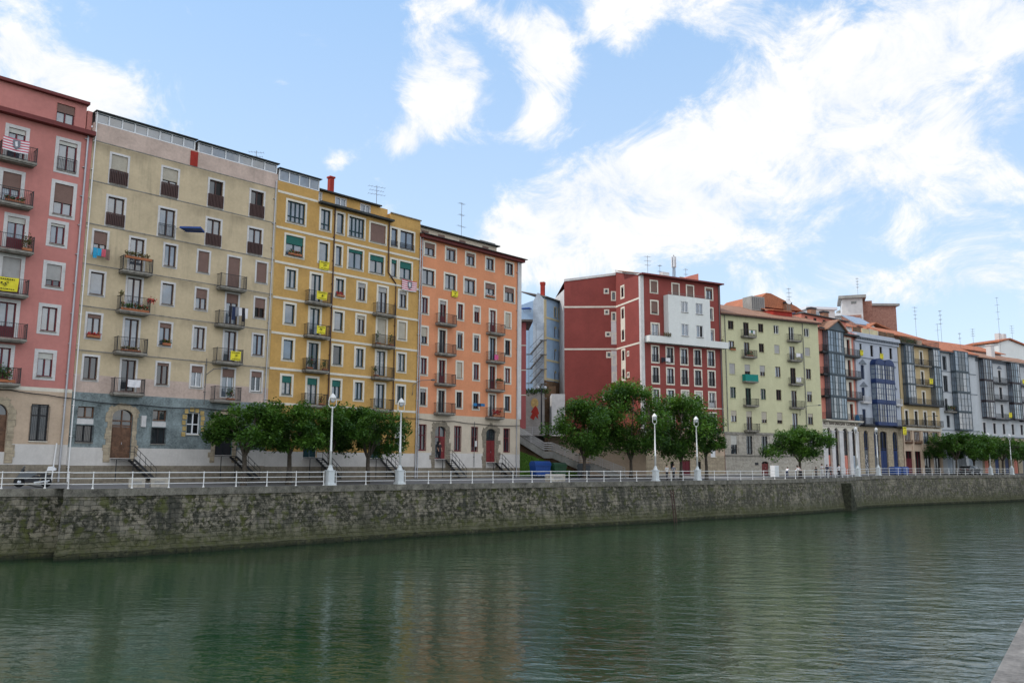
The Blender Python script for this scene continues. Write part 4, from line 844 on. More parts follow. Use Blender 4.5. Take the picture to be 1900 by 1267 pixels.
# ------------------------------------------------------------------ red house with its blank gable
F = Fac('apartment_building', 'dark red apartment building with a projecting white upper box and blank side gable', 17.25, 110.9, .54); RD = F
for k, (a, b) in enumerate(((1.74, 2.78), (5.46, 6.52), (8.02, 9.1), (11.4, 12.56))): win(F, a, b, 24.88, 26.37, 'plum_frame', .95 if k < 3 else .2, 'brown_shutter', .2, 'cream_trim', g='glass')
win(F, 1.75, 2.8, 21.98, 23.6, 'plum_frame', .9, 'brown_shutter', .2, 'cream_trim'); win(F, 11.4, 12.53, 21.98, 23.55, 'white_frame', 0, sur=.2, g='glass', half=.6)
win(F, 1.77, 2.92, 18.8, 20.5, 'white_frame', 0, sur=.2, g='glass'); win(F, 11.42, 12.63, 18.8, 20.5, 'white_frame', .2, 'grey_shutter', .2, g='glass')
rows = ((15.35, 17.42, 0), (12.55, 14.6, 1), (9.55, 11.65, 2), (6.75, 8.76, 3))
for z0, z1, r in rows:
    for c, (a, b) in enumerate(((1.75, 2.78), (4.22, 5.3), (6.68, 7.76), (9.05, 10.14), (11.5, 12.57))):
        wf = r == 2 and c >= 3
        win(F, a, b, z0, z1, 'white_frame' if wf else 'dark_frame', (.3 if (r, c) == (2, 3) else (.5 if (r, c) == (2, 2) else 0)), 'pale_shutter', .2, 'cream_trim', g=None if r == 2 else random.choice(('glass', 'glass_dim', 'glass_dim')), juliet='iron', jh=.95, sill=False, panel=.7 if wf else None)
for a, b in ((11.48, 12.42),): win(F, a, b, 2.8, 5.15, 'white_frame', 0, sur=0, g='glass_dim', panel=.9, n=2)
for a, b in ((4.45, 5.05), (9.16, 9.72)): win(F, a, b, 1.15, 2.18, 'dark_frame', 0, sur=0, g='glass_dark', n=1)
F.holes.append([6.25, 7.85, .3, 2.38, False, 0]); g_ = F.mb().box(6.25, 7.03, .14, .2, .3, 2.38).box(7.05, 7.85, .14, .2, .3, 2.38).box(6.35, 6.95, .12, .1399, .5, 2.2).box(7.15, 7.75, .12, .1399, .5, 2.2).build('garage_door', 'maroon_frame', F.root)
wall(F, 0.0, 14.0, [(-.6, 3.0, 'ashlar_stone'), (3.0, 6.32, 'beige_plaster'), (6.32, 27.05, 'red_stucco')], D=.3, sides=False)
band(F, 'white_line', 0, 14, 9.42, 9.54, 'cream_trim', .03); band(F, 'stone_ledge', 0, 14, 6.2, 6.34, 'slab_stone', .1); band(F, 'corner_strip', .0, .5, 3.0, 27.0, 'white_trim', .04)
# white projecting box with four windows and the long balcony below it
BX = F.sub(Matrix.Translation((0, -1.0, 0)))
for a, b, z0, z1 in ((6.08, 7.25, 22.35, 23.82), (8.65, 9.88, 22.3, 23.82), (6.06, 7.27, 19.08, 20.72), (8.68, 9.86, 19.06, 20.72)): win(BX, a, b, z0, z1, 'white_frame', 0, sur=.04, surm='white_stucco', g='glass', th=.15, half=(.5 if (a, z0) == (8.68, 19.06) else None))
w = wall(BX, 3.85, 11.2, [(17.85, 24.55, 'white_stucco')], D=.98, name='projecting_box', th=.15)
mb = F.mb(); mb.box(.6, 3.85, -1.0, -.9, 17.85, 18.75); mb.box(.6, .7, -.9, -.01, 17.85, 18.75); mb.box(.6, 3.85, -.9, -.01, 17.85, 17.98); mb.build('balcony_parapet', 'white_stucco', F.root); mb = F.mb()
mb.box(11.2, 14.4, -1.0, -.9, 17.85, 18.75); mb.box(14.3, 14.4, -.9, -.01, 17.85, 18.75); mb.box(11.2, 14.4, -.9, -.01, 17.85, 17.98); mb.build('balcony_parapet', 'white_stucco', F.root)
q = F.mb(); rail_bars(q, .7, 3.8, -.93, 0, 18.76, .35, .3, sidebars=False); q.build('railing', 'iron_grey', F.root)
q = F.mb(); rail_bars(q, 3.95, 11.1, -.9, 0, 24.56, .35, .3, sidebars=False); q.build('railing', 'iron_grey', F.root)
c = F.mb(); c.box(-.2, 14.15, -.65, .2, 27.02, 27.12); c.box(-.25, 14.2, -.75, -.62, 27.0, 27.2); c.build('eave', 'red_brown', F.root)
slope_roof(F, -.1, 14.1, -.7, 27.14, 5, 28.6, 'roof_tiles_brown', .1); slope_roof(F, 8.9, 11.2, .8, 27.6, 2.6, 28.3, 'roof_tiles_brown', .1, name='dormer_roof')
mb = F.mb(); mb.prism([(8.9, 27.2), (11.2, 27.2), (11.2, 28.7), (9.6, 28.2), (8.9, 27.9)], 1.2, 3.2); mb.build('roof_dormer', 'rose_stucco', F.root)
pipe(F, 13.8, 6.3, 13.75, 27, 'iron_grey', .07); pipe(F, 12.95, 3.4, 12.95, 6.2, 'iron_grey', .05)
# gable seen from the left
def frame2(A, B): A = Vector((*A, 0)); d = Vector((B[0], B[1], 0)) - A; return Matrix.Translation(A) @ Matrix.Rotation(math.atan2(d.y, d.x), 4, 'Z'), d.length
inv = F.W.inverted()
A_, B_, C_, D_, E_ = (17.25, 110.9), (14.8, 117.8), (14.8, 117.8), (7.43, 118.2), (6.5, 124.5)
G1 = F.sub(inv @ frame2((14.8, 117.8), (17.25, 110.9))[0]); L1 = 7.32
G2 = F.sub(inv @ frame2((7.43, 118.2), (14.8, 117.8))[0]); L2 = 7.38
G3 = F.sub(inv @ frame2((6.5, 124.5), (7.43, 118.2))[0]); L3 = 6.37
for a, b, z0, z1 in ((5.85, 6.2, 26.0, 26.4), (5.87, 6.2, 22.98, 23.35), (6.0, 6.4, 19.8, 20.15), (6.1, 6.5, 16.8, 17.3), (5.5, 5.82, 10.8, 11.25)): win(G2, a, b, z0, z1, 'dark_frame', 0, sur=.2, g='glass_dim', n=1, sill=False)
for a, b, z0, z1 in ((6.85, 7.22, 24.95, 26.0), (6.85, 7.22, 22.0, 23.0), (6.85, 7.22, 18.8, 20.0), (6.82, 7.22, 15.7, 16.9), (6.82, 7.22, 13.3, 14.4)): win(G2, a, b, z0, z1, 'dark_frame', 0, sur=.18, g='glass_dim', n=1, sill=False)
for a, b, z0, z1 in ((1.7, 2.4, 24.95, 26.4), (1.7, 2.4, 21.9, 23.3), (1.7, 2.4, 18.9, 20.3), (1.7, 2.4, 16.0, 17.4), (1.7, 2.4, 13.4, 14.8)): win(G1, a, b, z0, z1, 'dark_frame', .1, 'beige_shutter', .25, 'cream_trim', g='glass_dim', n=1, sill=False)
for a, b, z0, z1 in ((3.3, 3.65, 16.55, 17.0), (3.2, 3.65, 13.6, 14.1)): win(G1, a, b, z0, z1, 'white_frame', 0, sur=.15, g='glass_curtain', n=1, sill=False)
wall(G2, 0, L2, [(2.5, 5.5, 'beige_plaster'), (5.5, 27.6, 'red_stucco')], name='gable_wall', th=.24); wall(G1, 0, L1, [(0, 3.0, 'beige_plaster'), (3.0, 5.5, 'beige_plaster'), (5.5, 26.95, 'red_stucco')], name='gable_wall', th=.24)
G2.mb().prism([(0, 27.6), (L2, 27.6), (L2, 28.5), (0, 27.601)], 0, .24).build('gable_peak', 'red_stucco', F.root)
G1.mb().prism([(0, 26.951), (L1, 26.951), (0, 28.95)], 0, .24).build('gable_peak', 'red_stucco', F.root)
wall(G3, 0, L3, [(4, 26.5, 'white_trim')], name='rear_wall')
for g, L, za, zb in ((G2, L2, 27.62, 28.52), (G1, L1, 28.97, 26.97)):
    for z in (23.8, 17.73): band(g, 'white_line', 0, L, z, z + .24, 'cream_trim', .03)
    mb = g.mb(); e = .34
    mb.prism([(0, za), (L, zb), (L, zb + e), (0, za + e)], -.12, .3); mb.build('gable_coping', 'white_trim', F.root)
band(G1, 'corner_strip', L1 - .45, L1 + .03, 5.5, 26.9, 'white_trim', .035)
band(G2, 'service_strip', 6.64, 7.38, 18.5, 22.0, 'white_trim', .02); band(G2, 'service_strip', 6.62, 7.38, 13.1, 17.6, 'white_trim', .02); band(G1, 'service_strip', 1.4, 2.7, 20.3, 21.9, 'cream_trim', .02); band(G1, 'service_strip', 1.4, 2.7, 14.8, 16.0, 'cream_trim', .02)
mb = MB(inv)   # body roof sheet and back
mb.poly([(17.25, 110.9, 27), (14.8, 117.8, 28.9), (7.43, 118.2, 27.6), (6.5, 124.5, 26.5), (22, 128, 27), (29.6, 117.5, 27)]); mb.quad((6.5, 124.5, 0), (6.5, 124.5, 26.5), (22, 128, 27), (22, 128, 0)); mb.quad((29.6, 117.5, 0), (22, 128, 0), (22, 128, 27), (29.6, 117.5, 27)); mb.build('rear_body', 'red_stucco', F.root)
laundry(F, 3.0, 4.9, 16.0, -.35, 'dark and white washing between two windows of the red house', ['dark_cloth', 'dark_cloth', 'white_cloth', 'white_cloth', 'dark_cloth'], L=.75)
plants(F, 3.6, -1.05, 18.6, 1.3, 'dry_plant', 'brown trailing plant at the left end of the white balcony', .5, 160, pot=False); plants(F, 13.7, -.7, 18.2, .5, 'dry_plant', 'small plant at the right end of the white balcony', .9, 50)
# antennas and phone mast on the red roof
mst = thing('phone_mast', 'grey phone mast with panel antennas on the red house roof', 'antenna mast', (23.4, 119, 27.6), .4)
MB().tube([(0, 0, -.6), (0, 0, 4.2)], .09, 6).bar((-.35, 0, 0), (-.12, 0, 3.8), .05).bar((.35, 0, 0), (.12, 0, 3.8), .05).build('mast', 'iron_grey', mst)
for k in range(3): MB(Matrix.Rotation(k * 2.09, 4, 'Z')).box(.2, .36, -.12, .12, 2.4, 4.0).build('panel_antenna', 'white_frame', mst)
cb = thing('equipment_cabinet', 'white equipment cabinet beside the phone mast', 'cabinet', (22.0, 119, 27.9), .5); MB().box(-.6, .6, -.4, .4, 0, 1.3).build('cabinet_body', 'white_trim', cb); MB().box(-.55, .55, -.43, -.4, .1, 1.2).build('door', 'lamp_base', cb)
antenna(18.95, 115, 28.0, 30.7, 'thin antenna at the left end of the red house roof', 3, .3); antenna(21.0, 117, 28.0, 29.9, 'short antenna left of the phone mast', 2, .9, .8); antenna(24.9, 118, 28.0, 29.6, 'low antenna right of the phone mast', 2, .2, .8)
# ------------------------------------------------------------------ yellow-green house
F = Fac('apartment_building', 'pale yellow-green apartment building with brown shutters and tiled roof', 29.285, 118, .5); GR = F
RW = ((22.22, 20.95, 20.1, 7), (19.29, 18.0, 17.15, 6), (16.06, 14.52, 13.6, 5), (12.68, 11.12, 10.15, 4), (9.36, 7.74, 6.6, 3))
for zt, zb, zd, r in RW:
    for c, (a, b) in enumerate(((1.84, 2.88), (4.66, 5.7), (7.5, 8.5), (10.48, 11.5), (13.43, 14.5), (16.55, 17.6))):
        door = c in (1, 4); sh = {(5, 0): .97, (5, 1): .4, (5, 2): .6, (6, 3): .97, (6, 5): .97, (3, 0): .45, (3, 1): .3, (3, 2): .7, (3, 3): .7, (3, 5): .3, (4, 5): .3}.get((r, c), 0)
        win(F, a, b, zd if door else zb, zt, 'green_frame' if (r == 4 and c < 3) else ('white_frame' if r in (7,) and c > 2 else 'brown_frame'), sh, 'grey_shutter' if r > 3 else 'beige_shutter', 0, 'yellowgreen_stucco', g=random.choice(('glass_dim', 'glass_dark', 'glass', 'glass_dim')) if r < 7 else 'glass_dark', sill=not door)
for zt, zb, zd, r in RW:
    for c, a in ((1, 4.1), (4, 12.9)): balcony(F, a, a + 2.4, zd, .75, .95, 'iron', 'slab_stone', cover='teal_cloth' if (r, c) == (5, 1) else None)
for a, b in ((1.67, 2.8), (4.5, 5.6), (7.34, 8.45), (10.4, 11.5), (13.4, 14.5), (16.5, 17.6)): win(F, a, b, 3.25, 5.88, 'dark_frame', .5 if a < 2 else 0, 'pale_shutter', 0, g='glass_dim', tr=4.2, sill=False)
arched_open(F, 7.2, 8.5, .3, 2.0, 2.28, 'red_brown', 'glass_dark', wallm='pale_ashlar', door=1.95, doorm='red_brown', name='arched_door')
wall(F, .25, 19.45, [(-.6, 3.06, 'pale_ashlar'), (3.06, 6.0, 'pale_ashlar'), (6.0, 6.35, 'slab_stone'), (6.35, 23.0, 'yellowgreen_stucco')], D=12)
band(F, 'stone_ledge', .25, 19.45, 3.0, 3.14, 'slab_stone', .12); band(F, 'stone_ledge', .25, 19.45, 6.0, 6.12, 'slab_stone', .12)
for a in (3.0, 5.9, 8.8, 11.8, 14.9, 18.1): band(F, 'stone_pilaster', a, a + .8, 3.15, 5.99, 'pale_ashlar', .06)
c = F.mb(); c.box(.1, 19.6, -.55, .02, 23.0, 23.12); c.box(.1, 19.6, -.62, -.5, 22.95, 23.2); c.build('eave', 'brown_frame', F.root)
slope_roof(F, .1, 19.65, -.65, 23.22, 6.5, 26.0, 'roof_tiles_brown', .12, back=(13, 23.2)); slope_roof(F, 12.2, 16.4, 1.6, 25.0, 5.5, 25.9, 'roof_tiles', .14, name='dormer_roof')
F.mb().prism([(12.4, 23.8), (16.2, 23.8), (16.2, 25.1), (12.4, 25.1)], 1.9, 5.4).build('roof_dormer', 'red_panel', F.root)
for a in (1.2, 16.2): pipe(F, a, 6.4, a, 22.9, 'iron_grey', .05)
F.mb().box(5.95, 6.55, -.04, .01, 1.75, 2.1).build('stone_plaque', 'dark_frame', F.root); F.mb().box(9.15, 10.2, -.04, .01, 2.15, 2.54).build('stone_plaque', 'slab_stone', F.root)
wall_lamp(F, 14.9, 10.0, 'grey street lamp arm on the yellow-green house above the tree', 1.8, 2.0)
banner(F, 13.75, 14.7, 13.9, 14.6, -.8, 'white cloth with a dark mark on a balcony of the yellow-green house', 'white', True)
laundry(F, 5.0, 6.1, 20.95, -.8, 'pale washing over the top left balcony of the yellow-green house', ['white_cloth', 'green_shutter', 'white_cloth'], L=.5); laundry(F, 13.9, 15.2, 18.2, -.85, 'white sheets on the second right balcony of the yellow-green house', ['white_cloth', 'white_cloth', 'grey_cloth'], L=.8)
plants(F, 5.3, -.5, 17.2, 1.2, 'leaf_plant', 'green plants on the second left balcony of the yellow-green house', .6, 110); plants(F, 2.5, -.15, 17.95, .9, 'dry_plant', 'hanging flower box on the upper left sill of the yellow-green house', .3, 50)
# buildings behind its roof
o = thing('rooftop_unit', 'grey metal rooftop unit above the tiled roof of the yellow-green house', 'ventilation unit', (37.4, 128, 25.2), .46); MB().box(-1.3, 1.3, -1, 1, 0, 2.2).build('housing', 'concrete', o); mb = MB(); [mb.box(-1.25 + .42 * k, -1.0 + .42 * k, -1.03, -.999, .2, 2.0) for k in range(6)]; mb.build('louvre', 'iron_grey', o)
F = Fac('rear_building', 'purple-grey rear building with an orange tiled gable roof behind the yellow-green house', 39.5, 136, .5, 'building'); F.mb().box(0, 9.5, 0, 8, 12, 27.6).build('wall', 'purple_grey', F.root)
c = F.mb(); c.prism([(-.8, 27.5), (10.5, 27.5), (9.0, 28.2), (3.4, 29.9), (2.4, 29.9)], -.8, 9); c.build('roof', 'roof_tiles', F.root)
F = Fac('rear_building', 'low rear wing with a long orange tiled roof behind the rose house', 46, 135, .62, 'building'); F.mb().box(0, 16, 1, 9, 12, 25.6).build('wall', 'white_stucco', F.root); slope_roof(F, -1.5, 16.5, .3, 25.5, 6, 28.0, 'roof_tiles'); 
for k, x in enumerate((1.0, 7.2, 10.5)): c = MB(F.M); c.box(x, x + 1.3, 2.4, 3.2, 26, 28.4 - .3 * k); c.box(x - .1, x + 1.4, 2.3, 3.3, 28.4 - .3 * k, 28.7 - .3 * k, 1); c.build('chimney', ['roof_tiles_brown', 'dark_frame'], F.root)
dsh = thing('satellite_dish', 'white satellite dish on the roofs behind the yellow-green house', 'satellite dish', (43.4, 130, 26.3), .3)
MB(Matrix.Translation((0, 0, .85)) @ Matrix.Rotation(R(70), 4, 'X')).lathe([(.05, .0), (.3, .04), (.48, .13), (.49, .14)], n=14).build('dish', 'white_frame', dsh); MB().tube([(0, .15, -1), (0, .1, .8)], .04).build('stand', 'iron_grey', dsh)
antenna(43.6, 130, 26.5, 29.4, 'television antenna beside the satellite dish', 3, .2)
# ------------------------------------------------------------------ rose house with glazed bays and colonnade
F = Fac('apartment_building', 'rose rendered house with dark glazed bays over a pale colonnade with arched bays', 46.28, 127.7, .79); RS = F
for z1, z0 in ((21.8, 19.25), (18.5, 15.9), (14.97, 12.5), (11.45, 8.95)):
    for a, b in ((7.72, 8.6), (9.42, 10.33)): win(F, a, b, z0, z1, 'brown_frame', 0, sur=.0, g='glass_dim', n=2, sill=False, th=.28)
    mb = F.mb(); mb.box(7.35, 7.72, -.04, .01, z0, z1 + .35); mb.box(8.6, 9.42, -.04, .01, z0, z1 + .35); mb.box(10.33, 10.85, -.04, .01, z0, z1 + .35); mb.box(7.72, 8.6, -.04, .01, z1, z1 + .35); mb.box(9.42, 10.33, -.04, .01, z1, z1 + .35); mb.build('window_surround', 'cream_trim', F.root)
for z0, z1 in ((19.1, 22.6), (15.7, 19.02), (12.3, 15.62), (8.8, 12.22)): bay(F, 2.55, 7.1, z0, z1, .95, 'slate_frame', 6, (.3, .66), sidecols=2)
for z in (19.1, 15.65, 12.3): balcony(F, 7.25, 12.0, z, .9, 1.05, slab='iron', th=.2); balcony(F, 1.15, 2.4, z, .8, 1.05, slab='iron')
balcony(F, 1.1, 11.9, 8.72, .9, 1.0, slab='cream_trim', th=.15)
mb = F.mb(); cols = ((1.2, 2.45), (3.6, 4.55), (5.82, 6.95), (8.52, 9.48), (10.76, 11.95))
wd = [(2.45, 3.6), (4.55, 5.82), (6.95, 8.52), (9.48, 10.76)]; dm = ['rose_stucco', 'dark_frame', 'rose_stucco', 'pale_blue_stucco']
for (a, b), m in zip(wd, dm): arched_open(F, a, b, .3, 6.9, 7.52, 'brown_frame', 'glass_dim', wallm='cream_trim', name='arched_bay', door=3.3, doorm=m, tr=[4.2, 5.8], n=2, th=.35)
for a, b in cols: mb.box(a, b, -.12, .01, .3, 6.9); mb.box(a - .06, b + .06, -.18, .012, 6.9, 7.1); mb.box(a - .04, b + .04, -.17, .013, .3, 1.4)
mb.build('pillars', 'white_trim', F.root)
wall(F, 1.0, 12.0, [(-.6, 8.57, 'cream_trim'), (8.57, 22.6, 'rose_stucco')], D=11)
band(F, 'frieze', 1.0, 12.0, 7.72, 8.56, 'cream_trim', .12)
def lettering(F, txt, u, z, h, v, w, m='slab_stone', name='lettering'):
    cu = bpy.data.curves.new(name, 'FONT'); cu.body = txt; cu.size = h * 1.35; cu.extrude = .02; cu.align_x = 'CENTER'
    o = bpy.data.objects.new(name, cu); COL.objects.link(o); bpy.context.view_layer.update()
    me = bpy.data.meshes.new_from_object(o.evaluated_get(bpy.context.evaluated_depsgraph_get())); wd_ = max(v_.co.x for v_ in me.vertices) - min(v_.co.x for v_ in me.vertices)
    bpy.data.objects.remove(o); me.transform(Matrix.Translation((u, v, z)) @ Matrix.Rotation(R(90), 4, 'X') @ Matrix.Diagonal((w / wd_, 1, 1, 1)))
    me.materials.clear(); me.materials.append(MT(m)); o = bpy.data.objects.new(name, me); COL.objects.link(o); o.parent = F.root; return o
lettering(F, 'ALT. SAN-SAN-SAN  COMERCIO', 6.5, 7.95, .5, -.14, 10.2, 'brown_frame')
c = F.mb(); c.box(.9, 2.6, -.7, .05, 22.6, 22.85); c.box(7.1, 12.5, -.8, .05, 22.3, 22.6); c.build('eave', 'dark_roof', F.root)
c = F.mb(); c.prism([(2.3, 22.62), (7.5, 22.62), (5.2, 24.1)], -1.1, -.8); c.build('bay_gable', 'slate_frame', F.root)
for a, b in (((2.0, 22.5), (5.2, 24.2)), ((5.2, 24.2), (7.8, 22.5))): F.mb().prism([a, b, (b[0], b[1] + .2), (a[0], a[1] + .2)], -1.4, 1.5).build('gable_roof', 'roof_tiles_brown', F.root)
slope_roof(F, .9, 12.4, -.6, 22.62, 1.4, 23.6, 'rose_stucco', .1, name='mansard')
for a, b in ((.2, .9), (2.57, 3.38), (5.19, 6.0), (7.69, 8.44), (10.15, 11.0)): win(F, a, b, 23.75, 24.72, 'brown_frame', 0, sur=0, y=1.4, th=.12, g='glass_dim', sill=False)
wall(F, -.8, 12.0, [(23.0, 25.0, 'rose_stucco')], D=9, name='attic_wall', y=1.4); roofbox(F, 'roof', -.9, 12.3, .9, 10, 25.0, 25.15, 'dark_roof')
o = thing('gas_bottle', 'blue bag standing on the lowest balcony of the rose house', 'bag', RS.P(10.6, -.5, 8.73), RS.a); MB().lathe([(.3, 0), (.36, .3), (.3, .8), (.12, 1.0)], n=8).build('bag_body', 'blue_cloth', o); o.name = 'blue_bag'
# ------------------------------------------------------------------ blue-white house with navy bays
F = Fac('apartment_building', 'blue-white ornate house with twin navy glazed bays and navy doors', 54.475, 133.9, .72); BL = F
for a, b in ((2.5, 3.12), (5.55, 6.4), (8.3, 9.08), (11.25, 12.1)): win(F, a, b, 19.5, 21.38, 'plum_frame', 0, sur=.12, surm='bluewhite_stucco', g='glass_dark', n=1, sill=False)
for a, b, z0, z1 in ((2.48, 3.48, 15.6, 17.92), (11.25, 12.28, 15.6, 17.9), (2.4, 3.32, 12.0, 14.25), (11.2, 12.1, 12.0, 14.2), (2.28, 3.24, 8.3, 10.75), (11.15, 12.05, 8.3, 10.65)): win(F, a, b, z0, z1, 'navy_frame', 0, sur=.18, surm='bluewhite_stucco', g='glass_dim', sill=False)
for a in (1.95, 10.75):
    for z in (18.1, 14.45): F.mb().prism([(a, z), (a + 2.1, z), (a + 1.05, z + .7)], -.18, .01).build('pediment', 'grey_trim', F.root)
for a, b in ((5.2, 7.95), (8.05, 10.8)):
    for z0, z1 in ((15.3, 18.2), (11.9, 15.22), (8.3, 11.8)): bay(F, a, b, z0, z1, .95, 'navy_frame', 4, (.35, .7), sidecols=1, low=.5)
    mb = F.mb(); c = (a + b) / 2; r = (b - a) / 2; pts = [(c + r * math.cos(math.pi * k / 12), 18.21 + .95 * math.sin(math.pi * k / 12)) for k in range(13)]; mb.prism(pts, -1.0, -.0); mb.build('bay_dome', 'navy_frame', F.root)
for a in (1.6, 10.9): balcony(F, a, a + 2.9, 8.3, .8, 1.0, slab='dark_frame'); balcony(F, a + .3, a + 2.6, 11.85, .6, .95, 'white_trim', 'white_trim')
band(F, 'string_course', 1.3, 13.6, 19.08, 19.18, 'grey_trim', .08); band(F, 'base_cornice', 1.3, 13.7, 7.95, 8.15, 'dark_frame', .3)
c = F.mb(); c.box(1.25, 13.9, -.3, .02, 21.75, 22.0); c.box(1.2, 14.0, -.5, .02, 22.4, 22.95); c.build('cornice', 'bluewhite_stucco', F.root)
mb = F.mb(); [mb.box(1.4 + .5 * k, 1.62 + .5 * k, -.42, .02, 22.02, 22.38) for k in range(25)]; mb.build('modillions', 'grey_trim', F.root)
for a, b, m in ((2.3, 3.6, 'grey_plastic'), (10.7, 12.3, 'navy_frame')): arched_open(F, a, b, .3, 6.6, 7.35, 'navy_frame', 'glass_dim', wallm='ashlar_stone', door=4.2, doorm=m, tr=[4.5], name='arched_door', th=.3)
arched_open(F, 5.1, 6.7, .3, 6.9, 7.32, 'navy_frame', 'glass_dim', wallm='ashlar_stone', door=3.4, doorm='grey_plastic', tr=[4.5], name='shop_door', th=.3); arched_open(F, 6.9, 9.1, .3, 6.9, 7.32, 'navy_frame', 'glass_dark', wallm='ashlar_stone', door=4.2, doorm='navy_frame', tr=[4.5], name='shop_door', th=.3)
wall(F, 1.2, 13.75, [(-.6, 7.95, 'ashlar_stone'), (7.95, 21.8, 'bluewhite_stucco')], D=11)
F.mb().box(1.2, 13.75, .3, 11, 22.3, 23.3).build('roof_terrace_parapet', 'bluewhite_stucco', F.root)
for k in range(5): F.mb().box(1.5 + 2.5 * k, 3.7 + 2.5 * k, .35, .42, 23.3, 24.1).build('terrace_screen', 'yellow_trim' if k in (1, 2) else 'brown_wall', F.root)
for k, (a, z, t) in enumerate(((2.3, 19.5, 'left'), (8.2, 19.4, 'right'))): banner(F, a, a + .95, z - .05, z + .85, -.12, 'small yellow banner in the %s top window of the blue-white house' % t, group='yellow banners on the far houses')
banner(F, 12.4, 13.5, 6.9, 8.2, -.9, 'yellow cloth hanging below the right balcony of the blue-white house', group='yellow banners on the far houses')
# graffiti tag on the shutter
mb = F.mb()
for k in range(14): x = U(2.4, 3.4); z = U(1.0, 3.2); mb.bar((x, .17, z), (x + U(-.4, .4), .17, z + U(-.6, .6)), .05)
mb.build('painted_scrawl', 'white_cloth', F.root)
# ------------------------------------------------------------------ tan house
F = Fac('apartment_building', 'tan house between two dark glazed bay columns with small balconies', 64.436, 141.2, .70); TN = F
for a, b in ((5.74, 6.55), (8.65, 9.4)):
    for z0, z1 in ((19.15, 21.54), (15.7, 18.05), (12.95, 14.5)): win(F, a, b, z0 if z0 > 13 else 12.3, z1, 'dark_frame', 0, sur=.28, surm='cream_trim', g='glass_dim', sill=False)
for a, b in ((2.8, 3.65), (5.75, 6.63), (8.68, 9.48), (11.55, 12.36)): win(F, a, b, 8.62, 11.02, 'dark_frame', 0, sur=.28, surm='cream_trim', g='glass_dim', sill=False, bot=False); balcony(F, a - .5, b + 1.3, 8.6, .75, .95)
for a, b in ((2.65, 5.15), (11.45, 13.85)):
    for z0, z1 in ((19.1, 22.2), (15.6, 19.02), (12.25, 15.52)): bay(F, a, b, z0, z1, .9, 'slate_frame', 3, (.33, .66), sidecols=2, low=.1)
for z in (19.05, 15.6): balcony(F, 5.35, 8.0, z, .8, 1.0); balcony(F, 8.3, 10.9, z, .8, 1.0)
balcony(F, 2.5, 14.0, 12.2, 1.0, .95, slab='dark_frame')
win(F, 2.25, 4.1, 5.9, 7.55, 'wood', 0, sur=.0, g='glass_curtain', bars=0, n=4); win(F, 5.13, 7.0, 5.9, 7.55, 'wood', 0, sur=0, g='glass_curtain', n=4); win(F, 8.0, 9.85, 5.5, 7.58, 'dark_frame', 0, sur=0, g='glass'); win(F, 11.0, 12.88, 5.5, 7.58, 'dark_frame', 0, sur=0, g='glass')
for (a, b), g in zip(((2.2, 4.15), (5.1, 6.9), (7.9, 10.0), (10.95, 13.0)), ('glass_dark', 'glass_dark', 'glass_dim', 'glass_dim')): win(F, a, b, .3, 4.25, 'maroon_frame' if a < 6 else 'dark_frame', 0, sur=0, g=g, sill=False, panel=2.7 if a < 3 else None)
wall(F, 1.85, 13.95, [(-.6, 8.3, 'ochre_stucco' if False else 'beige_plaster'), (8.3, 22.35, 'tan_stucco')], D=11)
band(F, 'cornice', 1.85, 13.95, 7.75, 8.2, 'cream_trim', .2); band(F, 'eave', 1.8, 14.0, 22.3, 22.5, 'dark_roof', .9)
for a in (4.3, 7.2, 10.1, 13.1): band(F, 'pilaster', a, a + .55, .3, 7.7, 'beige_plaster', .1)
for a in (2.2, 5.1): balcony(F, a, a + 1.95, 5.7, .4, .35, 'wood', 'wood')
F.mb().box(1.9, 13.9, 2.4, 9, 22.35, 24.2).build('attic_wall', 'beige_plaster', F.root); slope_roof(F, .1, 12.4, .6, 24.1, 6, 26.3, 'roof_tiles'); q = F.mb(); rail_bars(q, 2, 13.8, -.7, 2, 22.5, 1.0, .16); q.build('railing', 'iron', F.root)
win(F, 9.6, 10.9, 22.8, 24.0, 'white_frame', 0, sur=.06, y=2.36, g='glass'); F.holes.clear()
plants(F, 5.0, -.1, 22.5, 5.2, 'leaf_plant', 'dense potted garden on the terrace on top of the tan house', .9, 900, pot=False)
banner(F, 9.6, 10.7, 15.9, 16.9, -.9, 'yellow banner on the middle balcony of the tan house', group='yellow banners on the far houses'); wall_lamp(F, 8.0, 9.8, 'grey street lamp arm on the tan house above the shopfronts', 1.6, 1.5)
# ------------------------------------------------------------------ grey-white house
F = Fac('apartment_building', 'grey-white house with a single central slate glazed bay', 74.805, 149, .66); GW = F
for a, b, z0, z1 in ((3.85, 4.9, 19.0, 21.38), (11.2, 12.2, 19.0, 21.35), (3.55, 5.0, 14.95, 17.9), (11.2, 12.3, 14.95, 17.8), (3.6, 4.45, 11.6, 13.75), (11.1, 12.0, 11.6, 13.75), (3.8, 4.85, 8.6, 10.75), (11.0, 11.9, 8.6, 10.8)): win(F, a, b, z0, z1, 'dark_frame', 0, sur=.15, surm='grey_trim' if z0 > 18 else 'greywhite_stucco', g='glass_dim', sill=False)
for z0, z1 in ((18.8, 22.6), (15.05, 18.7), (11.5, 14.95), (8.2, 11.4)): bay(F, 6.2, 10.7, z0, z1, 1.0, 'slate_frame', 4, (.3, .7), sidecols=2)
balcony(F, 3.1, 6.1, 11.45, .8, .95, 'iron', 'slab_stone'); plants(F, 4.4, -.7, 11.5, 2.6, 'leaf_plant', 'overflowing green plants on the left balcony of the grey-white house', .8, 300, pot=False)
for z in (8.05, 14.9, 18.65): band(F, 'string_course', 1.7, 14.8, z, z + .12, 'grey_trim', .08)
